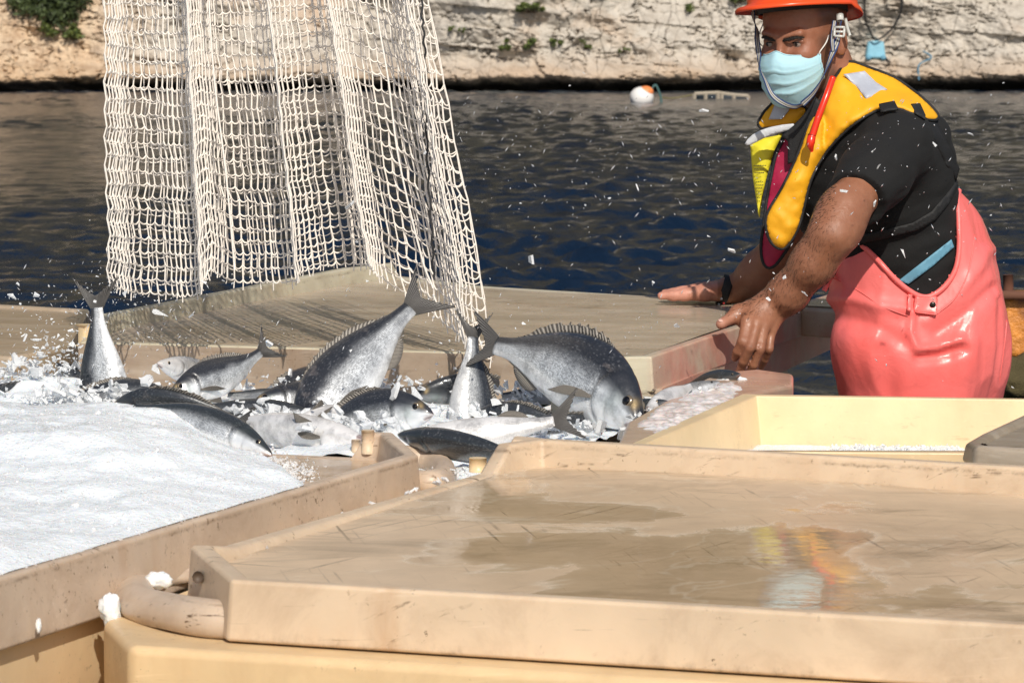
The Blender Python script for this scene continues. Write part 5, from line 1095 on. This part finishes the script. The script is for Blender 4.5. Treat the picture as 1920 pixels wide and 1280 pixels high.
def patch(name, poly, m, off=.012, h=5, puff=0, thick=.004, piping=None, depth=None, bv=None, smooth_it=6, pr=.0034, parent=None, wr=0, clampy=None, cap=None):
    """cloth panel cut to the outline and laid over the body: real depth from the body beneath, own thickness"""
    v2, f2 = cdt_fill(poly, h); n = len(v2)
    if depth is not None: Y = np.array([depth(x, y) for x, y in v2])
    else:
        Yh = [cast(x, y, bv) for x, y in v2]; ok = np.array([q is not None for q in Yh]); Y = np.array([q if q is not None else 0. for q in Yh])
        if clampy: ok &= (Y < clampy); 
        for i in np.where(~ok)[0]:
            dd = np.hypot(*(v2[ok] - v2[i]).T); k = np.argsort(dd)[:6]; Y[i] = np.average(Y[ok][k], weights=1 / (dd[k] + 2)) + .0012 * dd[k[0]] * .6
    E = set()
    for q in f2:
        for a, b in zip(q, q[1:] + q[:1]): E.add((min(a, b), max(a, b)))
    E = np.array(list(E))
    for _ in range(smooth_it):
        S = np.zeros(n); c = np.zeros(n); np.add.at(S, E[:, 0], Y[E[:, 1]]); np.add.at(S, E[:, 1], Y[E[:, 0]]); np.add.at(c, E[:, 0], 1); np.add.at(c, E[:, 1], 1); Y = .5 * Y + .5 * S / np.maximum(c, 1)
    A_ = np.array(poly, float); B_ = np.roll(A_, -1, 0); dx = B_ - A_; t_ = np.clip(((v2[:, None] - A_[None]) * dx[None]).sum(2) / (dx ** 2).sum(1)[None], 0, 1); db = np.min(np.linalg.norm(A_[None] + t_[..., None] * dx[None] - v2[:, None], axis=2), 1)
    if cap: Y = np.minimum(Y, np.array([cap(x, y) for x, y in v2]))
    Y = Y - off - puff * (1 - np.exp(-db / 9.0)) - (wr * fbm(np.column_stack([v2 * .035, v2[:, 0] * 0]), 3) if wr else 0)
    V = np.array([P(x, y, yy) for (x, y), yy in zip(v2, Y)]); o = mk(name, V, f2, m, parent or PER)
    if np.mean([p.normal.y for p in o.data.polygons]) > 0: o.data.flip_normals()
    solid(o, thick, -1)
    if piping:
        nb = 0; ids = []
        for i in range(len(poly)):
            a = np.array(poly[i], float); b = np.array(poly[(i + 1) % len(poly)], float); nb += max(1, int(np.linalg.norm(b - a) / h))
        L_ = V[:nb]; L_ = np.vstack([L_, L_[:1]]); L2 = (np.roll(L_[:-1], 1, 0) + 2 * L_[:-1] + np.roll(L_[:-1], -1, 0)) / 4; L2 = np.vstack([L2, L2[:1]])
        v, ff = tube(L2, pr, 8); mk('piping', v, ff, piping, o if parent is None else parent)
    return o
def sm(pts, n=5, closed=True):
    p = np.array(pts, float); q = np.vstack([p[-1:], p, p[:2]]); s = spline(q, n); return [tuple(a) for a in s[n:n * (len(p) + 1)]]
def Z1(*pts): return [(1180 + x / 2.595, y / 2.595) for x, y in pts]
# ---- life vest
VEST = sm(Z1((1062, 300), (1180, 335), (1290, 378), (1400, 455), (1478, 528), (1506, 572), (1470, 588), (1390, 560), (1300, 528), (1215, 535), (1110, 592), (1010, 680), (935, 775), (882, 880), (852, 1000), (822, 1110), (775, 1190), (738, 1212), (690, 1180), (664, 1100), (676, 1030), (735, 930), (790, 820), (832, 720), (865, 620), (905, 540), (955, 450), (1005, 375)), 3)
patch('life_vest_panel', VEST, M['yellow'], .024, 4.5, .018, .006, M['black_web'], wr=.0045, clampy=7.3, smooth_it=10, cap=lambda x, y: 7.03 + .9 * max(0, (x - 1540) / 200) + .5 * max(0, (230 - y) / 200))
dpt = lambda y0, kx, ky: (lambda x, y: y0 + kx * (x - 1450) + ky * (y - 300))
patch('maroon_lining', sm(Z1((770, 655), (740, 700), (712, 760), (690, 860), (668, 980), (655, 1090), (640, 1200), (655, 1290), (700, 1300), (760, 1225), (800, 1150), (830, 1000), (850, 700)), 3), M['maroon'], 0, 5, .006, .02, M['black_web'], depth=dpt(7.085, -.0004, -.0001), wr=.004)
patch('fluorescent_panel', Z1((588, 705), (650, 672), (745, 655), (705, 735), (672, 850), (648, 960), (634, 1060), (622, 1000), (600, 860)), M['fluo'], 0, 5, .006, .02, None, depth=dpt(7.13, -.0004, 0), wr=.004)
patch('shoulder_panel', Z1((622, 602), (655, 545), (705, 492), (770, 485), (868, 530), (845, 580), (790, 618), (700, 622), (640, 628)), M['yellow'], 0, 5, .01, .012, M['black_web'], depth=dpt(7.12, -.0004, 0), pr=.003)
patch('collar_lining', Z1((905, 470), (935, 500), (890, 600), (840, 700), (800, 790), (770, 800), (772, 690), (740, 662), (800, 610), (860, 545)), M['black_web'], 0, 5, .002, .01, None, depth=dpt(7.06, -.0004, 0))
patch('reflective_flap', sm(Z1((562, 700), (600, 655), (680, 620), (798, 602), (790, 630), (700, 655), (640, 680), (590, 706)), 2), M['whiteflap'], 0, 4, .004, .012, None, depth=dpt(7.065, -.0003, 0))
patch('reflective_patch', Z1((678, 582), (712, 498), (792, 505), (775, 540), (742, 580)), M['reflect'], 0, 4, 0, .003, None, depth=dpt(7.10, -.0004, 0))
patch('reflective_patch', Z1((1042, 362), (1145, 346), (1200, 400), (1256, 436), (1152, 482), (1120, 440)), M['reflect'], .046, 4, .002, .003, None, clampy=7.3, smooth_it=10)
for a in ((1215, 505, 1290, 490, 1310, 530, 1222, 545), (1372, 505, 1415, 502, 1442, 560, 1440, 582, 1385, 548)):
    patch('fastening_tab', Z1(*[(a[i], a[i + 1]) for i in range(0, 8 if len(a) == 8 else 10, 2)]), M['black_web'], .046, 4, .002, .004, None, clampy=7.3, smooth_it=10)
# dark rows on the fluorescent panel too small to read
rows = []
for k, y in enumerate([805, 822, 840, 885, 900, 915, 930, 945, 962, 978]):
    x = 605 + (y - 800) * .10
    while x < 660 - (y - 800) * .16:
        w_ = random.Random(int(x * 7 + y)).uniform(4, 9); a, b = Z1((x, y), (x + w_, y - 2)); q = 7.112
        rows.append((np.array([P(*a, q), P(*b, q), P(b[0], b[1] + 1.6, q), P(a[0], a[1] + 1.6, q)]), [[0, 1, 2, 3]])); x += w_ + 3
v, ff = join(rows); mk('printed_rows', v, ff, M['black_web'], PER, smooth=False)
# inflation tube
tb = [P(*Z1((990, 378))[0], 6.995), P(*Z1((958, 470))[0], 6.975), P(*Z1((920, 570))[0], 6.965), P(*Z1((890, 665))[0], 6.96)]
v, ff = tube(spline(tb, 8), .0068, 12); tbo = mk('whistle_tube', v, ff, M['redtube'], PER)
v, ff = tube(spline([P(*Z1((888, 660))[0], 6.96), P(*Z1((882, 700))[0], 6.955), P(*Z1((888, 738))[0], 6.96)], 5), [.0078, .0082, .0085, .0085, .0085, .008, .007, .006, .005, .004, .003], 12); mk('tube_mouthpiece', v, ff, M['redtube'], tbo)
v, ff = tube([P(*Z1((889, 655))[0], 6.96), P(*Z1((886, 668))[0], 6.96)], .0080, 12); mk('tube_band', v, ff, M['black_web'], tbo)
patch('waist_belt', Z1((1105, 1150), (1250, 1118), (1380, 1085), (1470, 1030), (1540, 950), (1592, 860), (1600, 905), (1560, 985), (1490, 1070), (1400, 1122), (1250, 1160), (1110, 1190)), M['black_web'], .006, 5, .001, .003, None, smooth_it=4)
patch('harness_strap', Z1((1440, 590), (1500, 600), (1560, 720), (1608, 820), (1592, 880), (1540, 800), (1480, 680)), M['black_web'], .006, 5, .001, .003, None, smooth_it=4)
patch('blue_strap', [(1685, 526), (1735, 487), (1784, 449), (1789, 463), (1750, 498), (1703, 533)], M['bluestrap'], .006, 4, .0005, .002, None)
# ---- apron and trousers
APR = [(1545, 540), (1562, 505), (1590, 458), (1604, 450), (1622, 462), (1648, 487), (1675, 517), (1702, 540), (1727, 553), (1748, 551), (1772, 532), (1790, 503), (1796, 470), (1795, 420), (1792, 375), (1795, 354), (1960, 354), (1960, 2600), (1400, 2600), (1400, 600), (1540, 600)]
def apron():
    f = Field([.46, 6.84, ZC - 1.66], [1.12, 7.60, ZC - .30], .0068)
    f.ell(P(1704, 475, 7.19), TR, [.150, .162, .21], .06); f.ell(P(1728, 610, 7.19), TR, [.138, .176, .20], .06)
    a1, a2 = P(1700, 700, 7.12), P(1765, 700, 7.27); zf = ZC - 1.62
    f.cap(a1, [a1[0] - .01, a1[1], zf], .114, .085, .10); f.cap(a2, [a2[0] + .02, a2[1] + .03, zf], .118, .085, .10); f.cap(P(1655, 520, 7.1), P(1640, 640, 7.08), .06, .06, .10)
    V, F = f.mesh(); V = relax(V, F, 2, .5); N = vnormals(V, F); px, py = proj(V)
    def ridge(poly, sg, amp):
        A_ = np.array(poly[:-1], float); B_ = np.array(poly[1:], float); q = np.column_stack([px, py]); dx = B_ - A_; t_ = np.clip(((q[:, None] - A_) * dx).sum(2) / (dx ** 2).sum(1), 0, 1)
        d = np.min(np.linalg.norm(A_ + t_[..., None] * dx - q[:, None], axis=2), 1); return amp * np.exp(-(d / sg) ** 2) * (N[:, 1] < .2)
    disp = ridge([(1712, 585), (1708, 625), (1722, 655), (1760, 650), (1800, 636)], 8, .012) + ridge([(1724, 672), (1765, 668), (1805, 655)], 9, -.010) + ridge([(1550, 560), (1600, 560), (1650, 575), (1700, 578)], 11, .009) + ridge([(1560, 590), (1640, 610), (1690, 640)], 14, -.007)
    disp += ridge([(1740, 600), (1790, 560), (1835, 500), (1850, 470)], 12, .008) + ridge([(1760, 625), (1810, 590), (1860, 540)], 10, -.008) + ridge([(1870, 560), (1872, 650), (1855, 748)], 5, -.005) + ridge([(1600, 640), (1590, 760)], 26, .010) + ridge([(1660, 660), (1670, 760)], 22, -.010) + ridge([(1820, 640), (1800, 760)], 20, .009)
    disp += .005 * fbm(V * [7, 7, 3.2], 3) + .016 * (.30 - np.abs(fbm(V * [6, 6, 2.0] + 4.0, 3)) ** .8); V = V + N * disp[:, None]
    fc = V[F].mean(1); qx, qy = proj(fc); A_ = APR; keep = inpoly_np(qx, qy, A_); front = fc[:, 1] < 7.19
    back = ~front & (qy > 430); F = F[(front & keep) | back | (~front & keep)]
    # snap the cut border onto the neckline
    o = mk('apron', V, F, M['pvc'], PER); solid(o, .0035, -1)
    bv = BVHTree.FromPolygons([tuple(p) for p in V], [tuple(int(i) for i in q) for q in F]); return bv
AP = apron()
def onapron(pts, off, r, name, m, n=6, sides=8, parent=PER):
    s = spline(pts, n); Y = []; last = 7.05
    for x, y in s:
        q = cast(x, y, AP); last = q if (q is not None and q < 7.25) else last; Y.append(last if q is not None else last + .02)
    Y = np.convolve(np.pad(Y, 2, 'edge'), np.ones(5) / 5, 'valid'); v, ff = tube([P(x, y, yy - off) for (x, y), yy in zip(s, Y)], r, sides); return mk(name, v, ff, m, parent)
onapron([(1545, 545), (1562, 510), (1590, 461), (1604, 453), (1622, 465), (1648, 490), (1675, 520), (1702, 543), (1727, 556), (1748, 554), (1773, 535), (1791, 506), (1798, 470), (1798, 420), (1796, 375), (1798, 358)], .004, .0055, 'hem', M['pvc'])
onapron([(1560, 520), (1610, 545), (1650, 572), (1690, 588), (1703, 592)], .001, .0013, 'seam', M['pvc'])
onapron([(1757, 588), (1790, 560), (1812, 520), (1822, 480), (1828, 440)], .001, .0013, 'seam', M['pvc'])
onapron([(1888, 600), (1884, 640), (1876, 700), (1868, 760)], .0, .0014, 'seam', M['pvc'])
tab = patch('apron_tab', [(1716, 556), (1758, 557), (1757, 590), (1715, 585)], M['pvc'], .010, 4, .001, .004, M['pvc'], bv=AP, pr=.0012)
patch('tab_loop', [(1703, 551), (1711, 552), (1709, 584), (1701, 582)], M['pvc'], .012, 3, .001, .004, None, bv=AP)
q = P(1749, 571, cast(1749, 571, AP) - .014); v, ff = ball(q, .0062, 10, (1, .4, 1)); mk('snap_button', v, ff, M['metal'], tab)
for s in (P(1690, 700, 7.12), P(1765, 700, 7.27)):
    v1 = ball((s[0] - .05, s[1] - .05, ZC - 1.61), .06, 12, (1.9, 1.3, .8)); v2 = tube([(s[0], s[1], ZC - 1.62), (s[0], s[1], ZC - 1.35)], [.062, .075], 16); v, ff = join([v1, v2]); v[:, 2] = np.maximum(v[:, 2], ZC - 1.66); mk('boot', v, ff, simple('rubber_boot', (.5, .5, .48), .4), PER)
# ---- mask
def maskmesh():
    na, nb_ = 61, 33; a = np.linspace(-1, 1, na); b = np.linspace(0, 1, nb_); aa, bb = np.meshgrid(a, b, indexing='ij')
    th = aa * math.radians(82) * np.where(aa > 0, .80, 1); top = -.0165 - .010 * np.abs(aa) + .006 * np.exp(-(aa / .16) ** 2); bot = -.128 + .052 * np.abs(aa) ** 2.2
    u_ = top + (bot - top) * bb; sb = np.sin(bb * math.pi) ** .8
    Rf = .098 + .020 * np.sin(np.clip(bb * 1.05 + .12, 0, 1) * math.pi) ** .8 - .006 * bb; Rl = .070 + .006 * sb
    prof = np.interp(bb, [0, .12, .22, .45, .75, 1], [.108, .119, .124, .121, .110, .090])
    f_ = prof * np.cos(th) ** .9 * (1 - .0 * bb) + .0; f_ = np.where(np.abs(aa) > .01, prof * np.maximum(np.cos(th), 0) ** .85, prof); l_ = (Rl) * np.sin(th)
    pleat = 0
    for c0, s0 in ((.34, 1), (.55, 1), (.74, 1)): 
        q = (bb - c0 - .03 * aa * (c0 - .3)) ; pleat = pleat + .0048 * np.clip(1 - np.abs(q) / .09, 0, 1) * np.where(q > 0, .0, 1) * (1 - .4 * np.abs(aa))
    f_ = f_ + pleat; wr_ = .0012 * fbm(np.stack([aa * 4, bb * 5, aa * 0], -1), 3); f_ += wr_ * (1 - np.abs(aa) ** 4)
    edge = np.clip((np.abs(aa) - .9) / .1, 0, 1); f_ -= .002 * edge
    V = HC + f_[..., None] * HF + (l_[..., None] - .002) * HL + u_[..., None] * HU
    o = mk('face_mask', V.reshape(-1, 3), grid_faces(na, nb_), M['mask'], PER); solid(o, .0012, 1)
    E = lambda i, j: V[i, j]
    sfm = lambda p: p
    v, ff = tube(spline([V[-1, 1], P(1537, 98, V[-1, 1][1] - .004), P(1549, 80, V[-1, 1][1] + .0), P(1557, 58, V[-1, 1][1] + .02)], 8), .0013, 6); mk('ear_loop', v, ff, M['white'], o)
    v, ff = tube(spline([V[0, 1], H(.045, -.0785, .0), H(.012, -.083, .028)], 8), .0012, 6); mk('ear_loop', v, ff, M['white'], o)
    for i in (-1, 0):
        v, ff = tube(V[i, :], .0018, 6); mk('side_binding', v, ff, M['mask'], o)
    v, ff = tube(V[:, 0], .0014, 6); mk('top_binding', v, ff, M['mask'], o)
maskmesh()
# ---- helmet
def helmet():
    c = P(1507, 8, 7.12) + HF * .006
    up = nrm(np.array([0, 0, 1.]) - .10 * HL + .02 * HF); fw = nrm(HF - up * (HF @ up)); lf = np.cross(up, fw); lf = lf if lf @ HL > 0 else -lf
    n, k = 72, 20; ph = np.arange(n) / n * 2 * math.pi; V = []
    drop = -.018 * np.clip(-np.cos(ph), 0, 1) ** .6 + .004 * np.cos(ph)
    rf = np.where(np.cos(ph) > 0, .122, .122); 
    for q in range(k):
        t_ = q / (k - 1) * math.pi / 2; rib = 1 + .018 * np.exp(-((np.cos(t_) - .5) / .4) ** 2) * (np.abs(np.sin(ph)) < .16); rr_ = math.cos(t_) ** .8 if q < k - 1 else 0
        V.append(c + (np.cos(ph) * .124 * rr_ * rib)[:, None] * fw + (np.sin(ph) * .104 * rr_)[:, None] * lf + (drop * (1 - q / (k - 1)) + .006 + .125 * math.sin(t_) * (rib if q else 1))[:, None] * up)
    # brim rings run outward and turn down
    peak = .034 * np.clip(np.cos(ph), 0, 1) ** 1.5 + .010; rings = []
    for s, dz in ((.35, .002), (.8, -.001), (1, -.006), (1.0, -.011), (.93, -.011)):
        rings.append(c + (np.cos(ph) * (.124 + peak * s))[:, None] * fw + (np.sin(ph) * (.104 + peak * s * .8))[:, None] * lf + (drop * (1 + .3 * s) + dz)[:, None] * up)
    V = rings[::-1] + V; nr = len(V); o = mk('helmet', np.concatenate(V), grid_faces(nr, n, cv=True), M['helmet'], PER); solid(o, .003, 1); 
    # inner band seen under the brim
    R2 = [c + (np.cos(ph) * .101)[:, None] * fw + (np.sin(ph) * .0835)[:, None] * lf + (drop * .5 + z)[:, None] * up for z in (-.014, .012)]
    b = mk('headband', np.concatenate(R2), grid_faces(2, n, cv=True), M['black_web'], PER); solid(b, .002, 0)
    return c, fw, lf, up
hc, hfw, hlf, hup = helmet()
def ribbon(pts, w_, twist, n=10, name='strap', parent=PER):
    s = spline(pts, n); k = len(s); tan = np.gradient(s, axis=0); tan /= np.linalg.norm(tan, axis=1, keepdims=True); V = []; Cc = []
    for i in range(k):
        a = nrm(np.cross(tan[i], HF + .001)); b = np.cross(tan[i], a); an = twist[0] + (twist[1] - twist[0]) * i / (k - 1); d = a * math.cos(an) + b * math.sin(an)
        for j, q in enumerate(np.linspace(-1, 1, 7)): V.append(s[i] + d * q * w_ / 2); Cc.append((.02, .05, .16, 1) if abs(q) > .5 else ((.62, .60, .52, 1) if abs(q) > .2 else (.02, .02, .03, 1)))
    o = mk(name, V, grid_faces(k, 7), STR, parent, cols=Cc); solid(o, .0016, 0); return o
m, t, a = attrmat('striped_webbing', .8); v = t.coord('Object'); t.bump(t.n('TexWave', {'Vector': v, 'Scale': 180.}, bands_direction='Z').outputs[1], .6, .001); STR = m
Zs = lambda x, y, Y: P(1370 + x / 5.817, y / 5.817, Y)
ribbon([Zs(240, 130, 7.13), Zs(262, 240, 7.12), Zs(285, 330, 7.11), Zs(290, 450, 7.09), Zs(310, 600, 7.07), Zs(320, 740, 7.04), Zs(375, 870, 7.00), Zs(450, 1030, 6.975), Zs(560, 1120, 6.97), Zs(690, 1165, 6.97), Zs(780, 1140, 6.965)], .0105, (0, 7.5))
ribbon([Zs(780, 1140, 6.965), Zs(900, 1020, 6.96), Zs(1000, 860, 6.965), Zs(1065, 700, 6.985), Zs(1120, 560, 7.01), Zs(1165, 440, 7.03), Zs(1190, 330, 7.04), Zs(1195, 200, 7.05)], .0120, (0.3, 6.0))
ribbon([Zs(1120, 560, 7.005), Zs(1110, 440, 7.02), Zs(1120, 330, 7.03), Zs(1135, 230, 7.05)], .008, (.2, 1.0))
bk = [Zs(1135, 300, 7.02), Zs(1240, 300, 7.03), Zs(1235, 400, 7.02), Zs(1130, 395, 7.015)]
v, ff = join([tube([bk[i], bk[(i + 1) % 4]], .0026, 6) for i in range(4)] + [tube([(bk[0] + bk[3]) / 2, (bk[1] + bk[2]) / 2], .0024, 6)]); mk('buckle', v, ff, M['clear'], PER)
v, ff = join([tube([Zs(1190, 160, 7.05), Zs(1195, 230, 7.045)], .0075, 10)]); mk('strap_anchor', v, ff, M['clear'], PER)
v, ff = tube(spline([Zs(1250, 200, 7.06), Zs(1270, 300, 7.06), Zs(1300, 390, 7.06)], 5), .0035, 6); mk('ratchet_tail', v, ff, M['clear'], PER)
v, ff = tube([Zs(262, 120, 7.14), Zs(275, 190, 7.13)], .0055, 8); mk('strap_anchor', v, ff, M['clear'], PER)
# ---- wristband on the far wrist
ring = []; cw = P(1359, 544.5, 7.598); axw = nrm(P(1384, 540, 7.60) - P(1340, 546, 7.60)) ; axw = nrm(axw + np.array([0, 0, -.45])); ra = np.array([0, 1., 0]); rb = np.cross(axw, ra)
n = 40; th = np.linspace(0, 2 * math.pi, n, endpoint=False); V = []
for s_ in (-.010, -.005, 0, .005, .010):
    V.append(cw + axw * s_ + np.outer(np.cos(th), ra) * .0345 + np.outer(np.sin(th), rb) * .0320)
wb = mk('wristband', np.concatenate(V), grid_faces(5, n, cv=True), M['black_web'], PER); solid(wb, .0035, 0)
for i in range(7):
    tq = math.radians(-150 + i * 17); c = cw + ra * math.cos(tq) * .0365 + rb * math.sin(tq) * .034 + axw * (.004 if i % 2 else -.004); v, ff = ball(c, .0028, 6); mk('bead', v, ff, M['gill'] if i % 2 else M['whiteflap'], wb)
